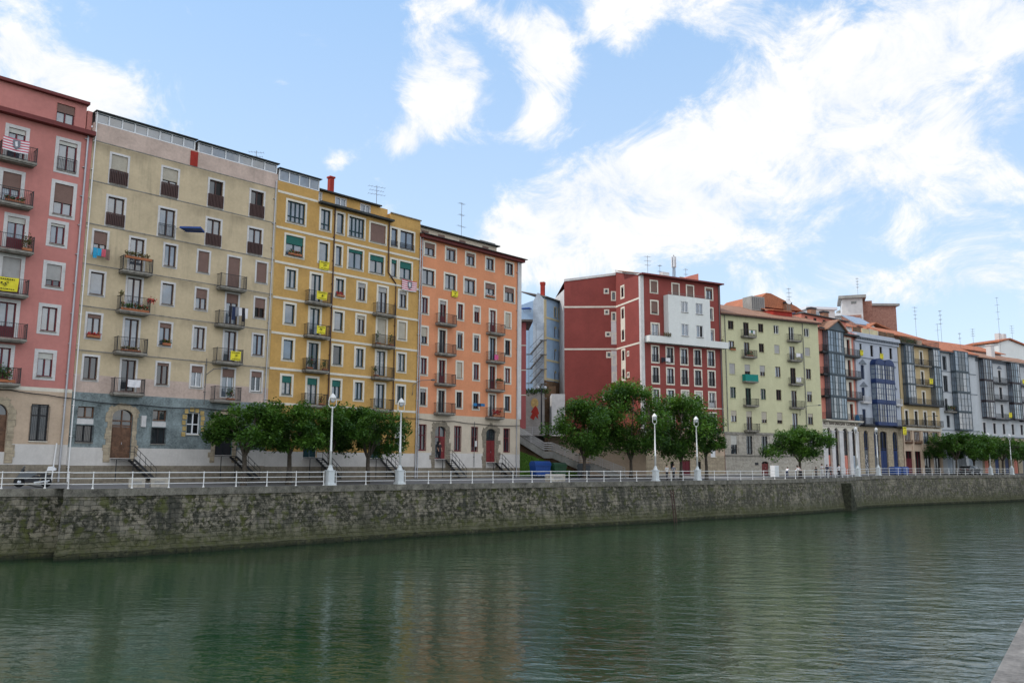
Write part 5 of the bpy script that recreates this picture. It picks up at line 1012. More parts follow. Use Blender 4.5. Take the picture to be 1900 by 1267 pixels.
for a, b in ((3.2, 5.0), (10.3, 12.0)): arched_open(F, a, b, .3, 6.4, 7.3, 'dark_frame', 'glass_dim', wallm='greywhite_stucco', name='arched_bay', door=3.6, doorm='pale_blue_stucco')
arched_open(F, 6.6, 9.4, .3, 6.0, 7.3, 'dark_frame', 'glass_dim', wallm='greywhite_stucco', name='arched_bay', door=3.6, doorm='grey_plastic')
wall(F, 1.6, 14.85, [(-.6, 22.4, 'greywhite_stucco')], D=11); slope_roof(F, 1.4, 15.0, -.8, 22.4, 5, 25.2, 'roof_tiles'); band(F, 'eave', 1.4, 15.0, 22.1, 22.36, 'grey_trim', .7)
# ------------------------------------------------------------------ last pale house with two dark bay columns
F = Fac('apartment_building', 'pale house at the right end with black iron balconies and two plum bay columns', 86.27, 157.5, .66); LS = F
for off in (0, 10.4):
    for z0, z1 in ((18.0, 22.0), (14.0, 17.9), (10.8, 13.9)): bay(F, 3.2 + off, 6.5 + off, z0, z1, .95, 'plum_frame', 4, (.3, .65), sidecols=2)
    for a, b in ((6.95, 7.95), (10.3, 11.3)):
        for z0, z1 in ((17.9, 20.28), (14.6, 17.0), (11.0, 13.6)): win(F, a + off, b + off, z0, z1, 'dark_frame', 0, sur=.18, surm='white_trim', g='glass_dim', sill=False)
        F.mb().prism([(a + off - .3, 20.6), (b + off + .3, 20.6), ((a + b) / 2 + off, 21.2)], -.15, .01).build('pediment', 'grey_trim', F.root)
    for z in (17.75, 14.45, 10.75): balcony(F, 6.65 + off, 13.0 + off, z, .85, .95, slab='dark_frame')
for a in (3.3, 6.95, 10.45, 13.85, 17.3, 20.8, 24.3): win(F, a, a + .95, 7.9, 9.92, 'plum_frame', 0, sur=.15, surm='white_trim', g='glass_dim', sill=False)
for a in (2.9, 6.6, 10.3, 13.7, 17.0, 20.4): arched_open(F, a, a + 1.6, .3, 5.6, 6.42, 'dark_frame', 'glass_dim', wallm='ashlar_stone', name='arched_bay', door=3.4, doorm=random.choice(('pale_blue_stucco', 'navy_frame', 'rose_stucco', 'grey_plastic')))
wall(F, 1.9, 28, [(-.6, 7.25, 'ashlar_stone'), (7.25, 22.3, 'greywhite_stucco')], D=11)
band(F, 'string_course', 1.9, 28, 7.2, 7.4, 'grey_trim', .1); band(F, 'frieze', 1.9, 28, 21.5, 22.0, 'grey_trim', .05); slope_roof(F, 1.5, 28.5, -1.0, 22.25, 4.5, 24.3, 'roof_tiles_brown'); slope_roof(F, -1.5, 13.5, 3.0, 23.2, 9, 26.2, 'roof_tiles', name='rear_roof'); slope_roof(F, 14.5, 28, 4.5, 24.0, 10, 26.0, 'roof_tiles', name='rear_roof')
c = MB(F.M); c.box(11.2, 12.5, 1.4, 2.4, 22.6, 25.4); c.box(11.1, 12.6, 1.3, 2.5, 25.4, 25.6); c.build('chimney', 'white_trim', F.root)
banner(F, 11.3, 12.4, 11.1, 12.1, -.95, 'yellow banner on the lower balcony of the last pale house', group='yellow banners on the far houses'); banner(F, 17.6, 18.9, 18.0, 18.9, -.95, 'yellow banner at the right picture edge on the last pale house', group='yellow banners on the far houses')
# ------------------------------------------------------------------ brick tower block and roofs behind
F = Fac('tower_block', 'brick and white tower block with flat overhanging roofs behind the far houses', 68.6, 172, -.35, 'building'); BRK = F
mb = F.mb(); mb.box(0, 4.0, 0, 8, 10, 36.0); mb.build('white_wall', 'white_trim', F.root); F.mb().box(4.0, 4.02, 0, 8, 10, 36.0).build('wall', 'red_brick', F.root)
F.mb().box(4.02, 6.0, 3, 12, 10, 35.9).build('brick_wall', 'red_brick', F.root); F.mb().box(-.6, 4.7, -.8, 8.5, 36.0, 36.6).build('roof', 'concrete', F.root); F.mb().box(1.8, 2.8, -.05, .05, 34.9, 35.4).build('window', 'glass_dim', F.root)
F.mb().box(-4.2, 0, 1, 8, 10, 32.6).build('lower_wing', 'white_trim', F.root); F.mb().box(-5.0, 1.6, .4, 8.5, 32.6, 33.2).build('wing_roof', 'white_frame', F.root); F.mb().box(-2.9, -1.2, .9, 1.02, 30.2, 31.8).build('window', 'glass', F.root); F.mb().box(-.2, 3.6, -.2, .02, 10, 32.5).build('brick_front', 'red_brick', F.root)
F = Fac('tower_block', 'second brown brick block with a grey flat roof behind the far houses', 74.8, 181, .0, 'building'); F.mb().box(0, 9.2, 0, 9, 10, 36.3).build('brick_wall', 'red_brick', F.root); F.mb().box(-.2, 9.8, -.6, 9.5, 36.3, 36.8).build('roof', 'concrete', F.root)
F = Fac('rear_building', 'white rear house with flat roof terraces behind the rose house', 58.5, 164, .2, 'building'); F.mb().box(0, 6, 0, 7, 10, 32.4).build('wall', 'white_trim', F.root); F.mb().box(-.4, 6.4, -.4, 7.4, 32.4, 32.9).build('roof', 'white_frame', F.root); F.mb().box(1, 2.6, -.03, .05, 30.6, 31.9).build('window', 'glass', F.root)
F = Fac('rear_building', 'white gabled rear house with orange roof and roof light behind the blue-white house', 63.4, 149, .6, 'building'); F.mb().prism([(0, 12), (6, 12), (6, 25.3), (3.2, 27.0), (0, 25.6)], .6, 12).build('wall', 'white_stucco', F.root)
for a, b in (((-.6, 25.4), (3.2, 27.3)), ((3.2, 27.3), (13.5, 25.2))): F.mb().prism([a, b, (b[0], b[1] + .22), (a[0], a[1] + .22)], 0, 12.5).build('roof', 'roof_tiles', F.root)
slope_roof(F, -4, 14, 6, 26.2, 13, 29.3, 'roof_tiles', name='main_roof'); slope_roof(F, 6.5, 10.2, 4.4, 27.6, 8.4, 30.2, 'solar', .14, name='roof_light'); slope_roof(F, -.5, 3.2, 1.5, 27.2, 4.5, 29.2, 'solar', .14, name='roof_light'); F.mb().box(-6, 14, 7, 12, 12, 26.1).build('rear_wall', 'white_stucco', F.root)
F = Fac('rear_building', 'long orange tiled rear roofs behind the grey-white house', 79, 160.5, .62, 'building'); F.mb().box(0, 30, 1, 9, 12, 25.5).build('wall', 'white_stucco', F.root); slope_roof(F, -1, 30, 0, 25.2, 5.5, 27.4, 'roof_tiles', back=(10, 25.4)); slope_roof(F, 2.5, 12, 8, 26.0, 14, 28.4, 'roof_tiles', name='rear_roof')
F = Fac('rear_building', 'white rear house with twin chimneys at the far right', 107, 183, .5, 'building'); F.mb().prism([(0, 12), (16, 12), (16, 27.2), (3.5, 29.5), (0, 28.6)], 0, 8).build('wall', 'white_stucco', F.root); F.mb().prism([(-.5, 28.7), (3.5, 29.6), (16.4, 27.2), (16.4, 27.4), (3.5, 29.9), (-.5, 29.0)], -.5, 8.5).build('roof', 'roof_tiles', F.root)
for a in (3.4, 5.2): F.mb().box(a, a + .9, 2, 3, 28.9, 31.3).build('chimney', 'white_trim', F.root)
F.mb().box(9, 15, -.05, .05, 25.0, 26.0).build('window', 'glass_dim', F.root)
for k, (x, y, a, b, l) in enumerate(((76.9, 158, 27, 31.8, 'tall antenna above the tiled roofs right of the brick blocks'), (82.7, 160, 26, 31.5, 'second tall antenna above the orange roofs'), (81, 158, 26, 28.6, 'short antenna left of the second tall one'), (94.3, 170, 26.5, 29.6, 'antenna in the middle of the far orange roofs'), (90.5, 168, 26.2, 28.4, 'low antenna over the far orange roofs'), (102.7, 175, 27, 37.2, 'tallest thin antenna mast at the far right'), (112, 186, 29.5, 33, 'antenna on the white rear house chimneys'), (72.9, 174, 36.8, 41, 'antenna on top of the brick tower block'))): antenna(x, y, a, b, l, 4 if b - a > 3 else 2, .3 + k)
antenna(-22.95, 72, 27.6, 29.3, 'antenna above the cream house gallery', 3, .2, 1.6); antenna(-14.1, 84, 28.4, 30.2, 'wide antenna on the ochre house attic roof', 3, .5, 1.8); antenna(-6.05, 96.5, 26.2, 32.4, 'tall thin antenna on the orange house roof', 3, .9, 1.4)
# ------------------------------------------------------------------ lane between the orange and red houses
def rot2(A, B): d = Vector(B) - Vector(A); return math.atan2(d.y, d.x), d.length
# pink rear wall strip behind the orange house
a, L = rot2((-6, 103.6), (1.76, 104.0)); F = Fac('rear_building', 'narrow pink house with white floor lines behind the orange house corner', -6, 103.6, 0, 'building', ang=a)
F.mb().box(0, L, 0, 6, 6, 19.3).build('wall', 'rose_stucco', F.root).data.materials[0] = M_('rose_dark', (.36, .10, .10), .88, .1)
for z in (16.3, 13.2, 10.1): band(F, 'white_line', 0, L + .02, z, z + .12, 'cream_trim', .03)
F.mb().box(-.3, L + .8, -.7, 6.5, 19.3, 19.55).build('roof', 'roof_tiles_grey', F.root); F.mb().box(0, L, .0, 6, 3, 6.0).build('base', 'concrete', F.root)
# pale blue house
a, L = rot2((3.0, 118.4), (4.5, 117.8)); F = Fac('apartment_building', 'sky blue house with a fire escape in the lane between orange and red houses', 3.0, 118.4, 0, ang=a); SB = F
mb = F.mb(); mb.prism([(0, 11), (L, 11), (L, 25.0), (.7, 26.0), (0, 24.8)], 0, 8); mb.build('wall', 'pale_blue_stucco', F.root)
i2 = F.W.inverted(); mb = MB(i2); mb.poly([(-4, 122, 8), (3.0, 118.5, 8), (3.0, 118.5, 24.9), (1.3, 119.3, 24.4), (-4, 122, 22.5)]); mb.poly([(-4, 128, 8), (-4, 122, 8), (-4, 122, 22.5), (-4, 128, 22.5)]); mb.build('side_wall', 'skyblue_stucco', F.root)
G = F.sub(i2 @ frame2((4.5, 117.8), (8.0, 123.5))[0])
for z0, z1, fr in ((22.9, 24.3, 'slate_frame'), (19.9, 21.5, 'wood'), (16.6, 18.2, 'wood'), (13.4, 15.0, 'wood')):
    for a_, b_ in ((3.1, 3.7), (4.4, 5.0)):
        if fr == 'wood': arched_open(G, a_, b_, z0, z1 - .3, z1, 'wood', 'glass_dim', wallm='yellow_trim', n=1, th=.3)
        else: win(G, a_, b_, z0, z1, fr, sur=.12, surm='yellow_trim', g='glass_dim')
wall(G, 0, 6.7, [(11, 13.4, 'brown_wall'), (13.4, 25.2, 'skyblue_stucco')], name='front_wall', th=.3)
for z in (13.5, 16.2, 19.4, 22.3): band(G, 'yellow_band', 0, 6.7, z, z + .28, 'yellow_trim', .05)
band(G, 'yellow_pilaster', 0, .7, 13.4, 25, 'yellow_trim', .06); G.mb().box(.1, 7, -.45, .3, 25.2, 25.38).build('eave', 'dark_roof', F.root); slope_roof(G, .1, 7, -.4, 25.42, 4, 26.6, 'roof_tiles_grey')
F.mb().box(.95, 1.5, .4, .9, 25.0, 27.2).box(.9, 1.55, .35, .95, 27.2, 27.6).build('chimney', 'red_panel', F.root)
mb = MB(i2)   # fire escape zigzag
for k in range(5):
    z = 19.0 - 2.05 * k; mb.bar((4.3, 117.4, z), (2.6, 118.0, z - 1.95), .5, .12); mb.bar((4.4, 117.1, z), (4.4, 117.7, z), 1.0, .1); mb.bar((2.5, 117.7, z - 1.95), (2.5, 118.3, z - 1.95), .9, .1); mb.bar((4.4, 117.1, z + .9), (2.5, 117.7, z - 1.0), .05); mb.bar((2.5, 117.6, z - 1.0), (4.4, 117.1, z - 1.1), .05)
for x, y in ((4.5, 117.2), (2.4, 117.8), (3.4, 117.5)): mb.bar((x, y, 9.5), (x, y, 21.5), .06)
mb.build('fire_escape', 'iron_grey', F.root)
aw = thing('window_awning', 'small blue awning high on the sky blue house wall', 'awning', (2.2, 118.6, 23.7), -.4); MB().prism([(-.6, .05), (.6, .05), (.65, -.1), (-.65, -.1)], -.8, 0).build('canopy', 'blue_plastic', aw); MB().bar((-.5, -.7, 0), (-.5, 0, -.5), .03).bar((.5, -.7, 0), (.5, 0, -.5), .03).build('arm', 'iron_grey', aw)
# retaining walls
rw = thing('retaining_wall', 'tall stained concrete retaining wall with painted figure behind the steps', 'retaining wall', (0, 0, 0)); mb = MB(); mb.box(-2, 4.3, 110, 117.2, .3, 10.9); mb.build('wall_body', 'concrete', rw); MB().box(4.3, 6.2, 118.3, 119.3, .3, 12.6).build('stained_wall', 'brown_wall', rw)
mb = MB()
for k in range(18): a0 = k / 18 * 6.283; a1 = (k + 1) / 18 * 6.283; mb.poly([(3.0, 109.985, 9.7), (3.0 + .5 * math.cos(a0), 109.985, 9.6 + .65 * math.sin(a0)), (3.0 + .5 * math.cos(a1), 109.985, 9.6 + .65 * math.sin(a1))])
mb.build('painted_halo', 'yellow_stone', rw); MB().prism([(2.4, 7.7), (2.7, 8.3), (2.5, 8.4), (2.8, 8.9), (3.1, 9.3), (3.4, 8.9), (3.6, 8.2), (3.4, 8.1), (3.5, 7.5), (3.1, 7.9), (2.9, 7.4)], 109.97, 109.984).build('painted_figure', 'red_panel', rw)
gp = thing('hanging_ivy', 'ivy hanging over the top of the concrete retaining wall', 'plant', (2.5, 110, 11)); mb = MB(); [mb.tuft((-2 + .5 * k, .1, .1 + .1 * U(0, 1)), .5, .3, .5, 90, .2) for k in range(9)]; mb.build('foliage', 'leaf_plant', gp)
ww = thing('garden_wall', 'white plastered garden wall at the left of the red gable', 'wall', (0, 0, 0)); mb = MB(); mb.box(5.35, 7.15, 112.8, 118.1, 4, 11.05); mb.build('wall_body', 'white_trim', ww)
bw = thing('terrace_wall', 'beige plastered terrace wall below the red gable behind the trees', 'wall', (0, 0, 0)); mb = MB(); mb.box(9.2, 16.6, 104.6, 105.1, .3, 3.6); mb.quad((16.6, 104.6, .3), (17.5, 111, .3), (17.5, 111, 3.6), (16.6, 104.6, 3.6)); mb.quad((4.6, 105, .3), (9.2, 104.6, .3), (9.2, 104.6, 5.2), (4.6, 105, 5.2)); mb.build('wall_body', 'beige_plaster', bw)
MB().box(9.2, 16.7, 104.5, 105.2, 3.6, 3.75).build('coping', 'slab_stone', bw)
ter = MB(); ter.quad((-2, 98.5, 5.1), (9.2, 104.7, 5.1), (9.2, 118, 5.3), (-2, 110, 5.3)); ter.quad((9.2, 104.7, 3.58), (16.6, 104.7, 3.58), (17.5, 118, 3.6), (9.2, 118, 3.6)); struct(ter.build('upper_terrace', 'paving'))
gs = MB(); gs.quad((.6, 95.6, .35), (8.0, 97.0, .35), (8.0, 98.6, .5), (.6, 98.6, 3.3)); g_ = struct(gs.build('grass_bank', 'leaf_plant')); M_('grass', (.075, .16, .02), .9, .3, 3); g_.data.materials[0] = MT('grass')
mb = MB()
for _ in range(2600):
    t = U(0, 1); x = U(.6, 8.0); h_ = (2.95 * (1 - (x - .6) / 7.4) + .15 * ((x - .6) / 7.4)); y = 95.6 + (1.4 * (x - .6) / 7.4) * (1 - t) + 3.0 * t * (1 - .45 * (x - .6) / 7.4); z = .35 + h_ * t; mb.poly([(x - .03, y, z), (x + .03, y, z), (x + U(-.08, .08), y + U(-.08, .02), z + U(.12, .28))])
struct(mb.build('grass', 'grass'), 'stuff', 'short green grass on the bank below the steps')
# public stairs
st = thing('public_stairs', 'long concrete public stairs with metal railings rising left between the houses', 'stairs', (13.2, 98.9, .35), 0)
sl = [(0, 0), (-3.9, 1.5), (-5.3, 1.5), (-8.4, 2.85), (-9.4, 2.85), (-12.4, 4.7), (-14.0, 4.7)]
mb = MB(); mb.prism([(x, z) for x, z in sl] + [(-14, 3.9), (-12.4, 3.9), (-9.4, 2.05), (-8.4, 2.05), (-5.3, .7), (-3.9, .7), (-1.6, -.1)], -.1, 0.02); mb.build('stringer', 'concrete', st)
mb = MB()
for (xa, za), (xb, zb) in zip(sl[:-1], sl[1:]):
    n = max(1, int((zb - za) / .165))
    for k in range(n): x0 = xa + (xb - xa) * k / n; x1 = xa + (xb - xa) * (k + 1) / n; z = za + (zb - za) * (k + 1) / n; mb.box(x1, x0, .021, 2.6, z - .5, z)
mb.build('treads', 'slab_stone', st); MB().prism([(-4.2, 0), (-4.2, .8), (-5.3, .8), (-8.4, 2.05), (-9.4, 2.05), (-12.4, 3.9), (-14, 3.9), (-14, 0)], .6, 2.5).build('side_wall', 'brown_wall', st)
for yy in (-.05, 2.5):
    mb = MB()
    for h in (1.0, .75, .5, .25):
        for (xa, za), (xb, zb) in zip(sl[:-1], sl[1:]): mb.bar((xa, yy, za + h), (xb, yy, zb + h), .06)
    for (xa, za), (xb, zb) in zip(sl[:-1], sl[1:]):
        n = max(1, int(abs(xb - xa) / 1.3))
        for k in range(n + 1): x = xa + (xb - xa) * k / n; z = za + (zb - za) * k / n; mb.bar((x, yy, z), (x, yy, z + 1.02), .05)
    mb.build('railing', 'white_trim', st)
ur = thing('terrace_railing', 'grey metal railing on the upper landing before the painted wall', 'railing', (1.0, 105, 5.2)); mb = MB(); [mb.bar((-1.5, 0, z), (6.3, 1.5, z), .05) for z in (1.05, .8, .55, .3)]; [mb.bar((-1.5 + 1.56 * k, .3 * k, 0), (-1.5 + 1.56 * k, .3 * k, 1.07), .05) for k in range(6)]; mb.build('rail', 'galvanised', ur)
ll = thing('street_lamp', 'black lamp post with twin lamp heads on the upper landing', 'street lamp', (3.68, 104, 5.3)); MB().tube([(0, 0, 0), (0, 0, 5.7)], [.11, .07], 8).build('pole', 'dark_frame', ll)
for s_ in (-1, 1): MB().tube([(0, 0, 5.5), (s_ * .35, 0, 5.75)], .03).build('arm', 'dark_frame', ll); MB(Matrix.Translation((s_ * .45, 0, 0))).lathe([(.1, 5.6), (.24, 5.75), (.2, 5.95), (.05, 6.0)], n=10).build('lamp_head', 'lamp_glass', ll, True)
# ------------------------------------------------------------------ waste containers and blocks
def bin_(x, y, w, h, m, label, rz=.6, z=.3):
    o = thing('waste_container', label, 'container', (x, y, z), rz, 'waste containers on the quay'); hw = w / 2
    MB().prism([(-hw * .86, .12), (hw * .86, .12), (hw, h * .72), (-hw, h * .72)], -.55, .55).build('bin_body', m, o)
    MB(Matrix.Rotation(R(90), 4, 'Z')).prism([(-.62, h * .721), (.62, h * .721), (.56, h * .88), (.3, h), (-.3, h), (-.56, h * .88)], -hw - .03, hw + .03).build('lid', m, o)
    mb = MB(); [mb.box(-hw * .8 + k * hw * .38, -hw * .74 + k * hw * .38, -.58, -.5501, .2, h * .68) for k in range(5)]; mb.build('ribs', m, o)
    for sx in (-1, 1):
        for sy in (-.4, .4): MB(Matrix.Translation((sx * hw * .7, sy, .09)) @ Matrix.Rotation(R(90), 4, 'X')).lathe([(.09, -.03), (.09, .03)], n=10).build('wheel', 'tyre', o)
    return o
bin_(3.2, 94.2, 2.1, 1.75, 'blue_plastic', 'blue waste container on the quay before the grass bank'); bin_(5.2, 95.4, 1.7, 1.6, 'green_plastic', 'dark green waste container right of the blue one'); bin_(8.2, 96.4, 1.0, 1.5, 'grey_plastic', 'grey narrow waste bin before the public stairs', .9)
bin_(61.0, 135.2, 1.7, 1.3, 'blue_plastic', 'left blue container behind the railing at the navy doors', .62); bin_(62.9, 136.6, 1.7, 1.3, 'blue_plastic', 'right blue container behind the railing at the navy doors', .62)
def block(x, y, w, d, h, label, rz): o = thing('concrete_block', label, 'concrete block', (x, y, .0), rz, 'pale concrete blocks on the quay'); mb = MB(); mb.prism([(-w / 2, 0), (w / 2, 0), (w / 2, h - .06), (w / 2 - .06, h), (-w / 2 + .06, h), (-w / 2, h - .06)], -d / 2, d / 2); mb.build('block_body', 'pale_ashlar', o); MB().box(-w * .3, w * .3, -d / 2 - .012, -d / 2 - .001, h * .3, h * .7).build('recess_panel', 'concrete', o)
block(-25.6, 58.3, 1.0, .7, .62, 'left of two pale concrete blocks behind the railing', .5); block(-24.5, 59.3, 1.1, .7, .62, 'right of two pale concrete blocks behind the railing', .5); block(4.4, 85.3, 2.0, .8, .75, 'wide pale concrete block before the waste containers', .7)
# terrace clutter near the group
cb = thing('ice_cabinet', 'white cabinet behind the railing beside the people in white', 'cabinet', (33.6, 108.5, .2), .6); MB().box(-.4, .4, -.35, .35, .08, 1.5).build('cabinet_body', 'white_frame', cb); MB().box(-.37, .37, -.37, -.3501, .15, 1.42).build('door', 'lamp_base', cb)
# ------------------------------------------------------------------ motorcycle
mc = thing('motorcycle', 'silver and black touring motorcycle parked behind the railing at the far left', 'motorcycle', (-31.6, 56.3, .05), R(22))
for x in (-.78, .78):
    w = MB(Matrix.Translation((x, 0, .33)) @ Matrix.Rotation(R(90), 4, 'X')).lathe([(.2, -.06), (.31, -.07), (.34, 0), (.31, .07), (.2, .06)], n=20).build('tyre', 'tyre', mc, True); MB(Matrix.Translation((x, 0, .33)) @ Matrix.Rotation(R(90), 4, 'X')).lathe([(.05, -.08), (.2, -.03), (.2, .03), (.05, .08)], n=12).build('rim', 'aluminium', w)
MB().prism([(-.45, .3), (.3, .28), (.42, .55), (.3, .75), (-.5, .72)], -.17, .17).build('engine', 'dark_frame', mc)
MB().prism([(-.95, .62), (-.35, .5), (.0, .72), (.25, .82), (.1, 1.02), (-.35, 1.05), (-.75, .92)], -.19, .19).build('fairing', 'grey_plastic', mc)
MB().prism([(.05, .84), (.75, .8), (.95, .98), (.9, 1.03), (.55, .93), (.1, .98)], -.15, .15).build('seat', 'black_plastic', mc)
MB().prism([(.35, .55), (1.0, .6), (1.05, .82), (.45, .8)], -.3, .3).build('pannier', 'black_plastic', mc)
MB().prism([(.78, 1.05), (1.3, 1.08), (1.32, 1.2), (1.1, 1.36), (.85, 1.34)], -.24, .24).build('top_case', 'white_frame', mc)
MB().prism([(-.78, .95), (-.62, .97), (-.5, 1.36), (-.56, 1.38)], -.18, .18).build('windscreen', 'glass_dim', mc); MB().bar((-.55, -.38, 1.12), (-.55, .38, 1.12), .035).bar((-.78, -.05, .33), (-.55, -.05, 1.1), .05).bar((-.78, .05, .33), (-.55, .05, 1.1), .05).build('handlebar', 'dark_frame', mc); MB().bar((.1, -.2, .3), (1.0, -.24, .42), .09).build('exhaust', 'aluminium', mc)
# ------------------------------------------------------------------ parked car
car = thing('parked_car', 'dark estate car parked under the far trees behind the railing', 'car', (79.0, 146.2, .3), R(34))
prof = [(-2.15, .35), (2.15, .35), (2.2, .7), (2.1, .92), (1.45, 1.0), (.75, 1.45), (-1.3, 1.5), (-1.95, 1.3), (-2.18, .95)]
MB().prism(prof, -.85, .85).build('body', 'dark_frame', car); MB().prism([(1.25, 1.0), (.7, 1.4), (-1.25, 1.44), (-1.75, 1.25), (-1.85, 1.0)], -.862, .862).build('side_windows', 'glass', car); MB().bar((-1.3, -.8, 1.54), (.7, -.8, 1.5), .05).bar((-1.3, .8, 1.54), (.7, .8, 1.5), .05).build('roof_rack', 'aluminium', car)
for x in (-1.35, 1.35):
    for y in (-.8, .8): w = MB(Matrix.Translation((x, y, .32)) @ Matrix.Rotation(R(90), 4, 'X')).lathe([(.2, -.1), (.32, -.1), (.32, .1), (.2, .1)], n=16).build('wheel', 'tyre', car); MB(Matrix.Translation((x, y, .32)) @ Matrix.Rotation(R(90), 4, 'X')).lathe([(.05, -.11), (.2, -.105), (.2, .105), (.05, .11)], n=10).build('rim', 'aluminium', w)
for y in (-.6, .6): MB().box(2.15, 2.22, y - .2, y + .2, .62, .8).build('headlight', 'lamp_glass', car); MB().box(-2.2, -2.12, y - .15, y + .15, .8, 1.0).build('tail_light', 'red_wood', car)
# ------------------------------------------------------------------ trees
for nm, col in (('leaf_a', (.050, .115, .018)), ('leaf_b', (.080, .165, .026)), ('leaf_c', (.030, .075, .015))):
    m, bs = new_mat(nm); v = objc(); LK(mixc(rng(noise(v, 1.2, 3), .35, .65), tuple(x * .7 for x in col), tuple(x * 1.25 for x in col)), bs.inputs['Base Color']); bs.inputs['Roughness'].default_value = .5; bs.inputs['Specular IOR Level'].default_value = .35
    tr = N('ShaderNodeBsdfTranslucent'); tr.inputs[0].default_value = (col[0] * 2.2, col[1] * 2.2, col[2], 1); ms = N('ShaderNodeMixShader'); ms.inputs[0].default_value = .25; out = nt.nodes['Material Output']; LK(bs.outputs[0], ms.inputs[1]); LK(tr.outputs[0], ms.inputs[2]); LK(ms.outputs[0], out.inputs[0])
M_('bark', (.085, .07, .055), .9, .35, 5)
def tree(x, y, z, H, hb, rx, label, flat=1., leaves=9000, ls=.24, seed=0, lean=0., top=1., nc=46):
    """H total height, hb underside of the crown, rx crown half width"""
    rnd = random.Random(seed); o = thing('plane_tree' if flat > .8 else 'broadleaf_tree', label, 'tree', (x, y, z), rnd.uniform(0, 6), 'trees along the promenade')
    zc = (H + hb) / 2; rz = (H - hb) / 2; mb = MB(); fork = hb * .82
    mb.tube([(0, 0, -.3), (lean * .3 + .05, 0, fork * .5), (lean, 0, fork)], [.24 + rx * .012, .18, .16], 8)
    clumps = []
    for k in range(nc):
        while True:
            a = rnd.uniform(0, 6.283); r = math.sqrt(rnd.random()); zz = rnd.uniform(-1, 1)
            lim = (1.05 - max(0, zz) ** 4 * .45) if flat > .8 else math.sqrt(max(0, 1 - (zz * .95) ** 2)) * rnd.uniform(.76, 1.22)
            if flat > .8 and zz < -.55 and r < .45: continue
            r *= lim * (1 + .18 * math.sin(a * 3 + seed)); 
            if r * r + zz * zz * .5 > .16: break
        c = Vector((lean + rx * .86 * r * math.cos(a), rx * .86 * r * math.sin(a), zc + rz * .84 * zz)); clumps.append((c, rnd.uniform(.55, 1.15)))
    prim = []
    for k in range(7):
        a = k * .9 + rnd.uniform(-.2, .2); e = Vector((lean + rx * .5 * math.cos(a), rx * .5 * math.sin(a), zc - rz * .25 + rnd.uniform(0, rz * .6))); mid = Vector((lean + rx * .2 * math.cos(a), rx * .2 * math.sin(a), fork + (e.z - fork) * .6)); mb.tube([(lean, 0, fork - .1), mid, e], [.1, .065, .035], 6); prim.append(e)
    for c, s_ in clumps:
        e = min(prim, key=lambda q: (q - c).length); m_ = e.lerp(c, .5) + Vector((0, 0, .12)); mb.tube([e, m_, c], [.035, .025, .012], 4, cap=False)
    mb.build('trunk', 'bark', o); lf = MB(); leaves *= 1.35; ls *= 1.12; per = int(leaves / len(clumps)); cs = rx * .27
    for c, s_ in clumps:
        tone = rnd.choice((0, 0, 1, 1, 2)); rad = cs * s_
        for _ in range(int(per * s_)):
            d = Vector((rnd.gauss(0, 1), rnd.gauss(0, 1), rnd.gauss(0, .62 if flat > .8 else .8))); l = d.length; d *= rad * (rnd.random() ** .45) / max(l, .001); p = c + d
            n = Vector((rnd.gauss(0, .5), rnd.gauss(0, .5), 1)).normalized(); a = n.cross(Vector((rnd.gauss(0, 1), rnd.gauss(0, 1), 0.01))).normalized(); b = n.cross(a); q = ls * rnd.uniform(.6, 1.25); a *= q; b *= q * .55
            lf.quad(p - a * .5, p + b * .5 - Vector((0, 0, .03)), p + a * .5 - Vector((0, 0, q * .3)), p - b * .5 - Vector((0, 0, .03)), tone if rnd.random() < .75 else rnd.choice((0, 1, 2)))
    lf.build('crown', ['leaf_a', 'leaf_b', 'leaf_c'], o); return o
tree(-20.3, 64.6, .1, 5.95, 2.55, 3.3, 'leftmost flat-crowned plane tree before the cream house', 1, 11000, .25, 1)
tree(-17.6, 67.3, .1, 6.3, 2.7, 3.0, 'second flat-crowned plane tree from the left before the ochre house', 1, 10000, .25, 2)
tree(-14.9, 69.8, .1, 6.4, 2.75, 2.9, 'third plane tree behind the nearest lamp post', 1, 10000, .25, 3)
tree(-12.2, 72.2, .1, 6.15, 2.45, 3.3, 'fourth plane tree just left of the second lamp post', 1, 11000, .25, 4)
tree(8.0, 93.0, .1, 8.7, 2.5, 4.1, 'leftmost tall tree before the red gable beside the public stairs', .5, 13000, .28, 5, nc=60)
tree(13.6, 96.6, .1, 11.2, 2.5, 5.1, 'tallest tree with a bright top before the red gable', .5, 17000, .3, 6, nc=75)
tree(19.9, 99.6, .1, 9.8, 2.5, 5.0, 'broad tree before the red house between the paired lamp posts', .5, 16000, .3, 7, nc=70)
tree(23.2, 101.2, .1, 7.6, 2.9, 2.7, 'small tree clump at the right end of the red house', .5, 5000, .28, 15, nc=26)
tree(37.9, 111.6, .15, 6.15, 2.5, 4.5, 'flat-crowned plane tree before the yellow-green house by the group in white', 1, 11000, .3, 8)
tree(75.4, 143.8, .3, 6.9, 2.9, 4.4, 'left tree of the far row before the tan house', 1, 8000, .36, 9); tree(80.0, 146.8, .3, 6.9, 2.7, 4.0, 'second tree of the far row above the parked car', 1, 7500, .36, 10)
tree(89.3, 154.3, .3, 6.6, 2.9, 4.4, 'third tree of the far row between the last two lamp posts', 1, 7500, .36, 11); tree(98.3, 160.6, .3, 6.5, 2.8, 4.4, 'rightmost tree of the far row at the picture edge', 1, 7000, .36, 12)
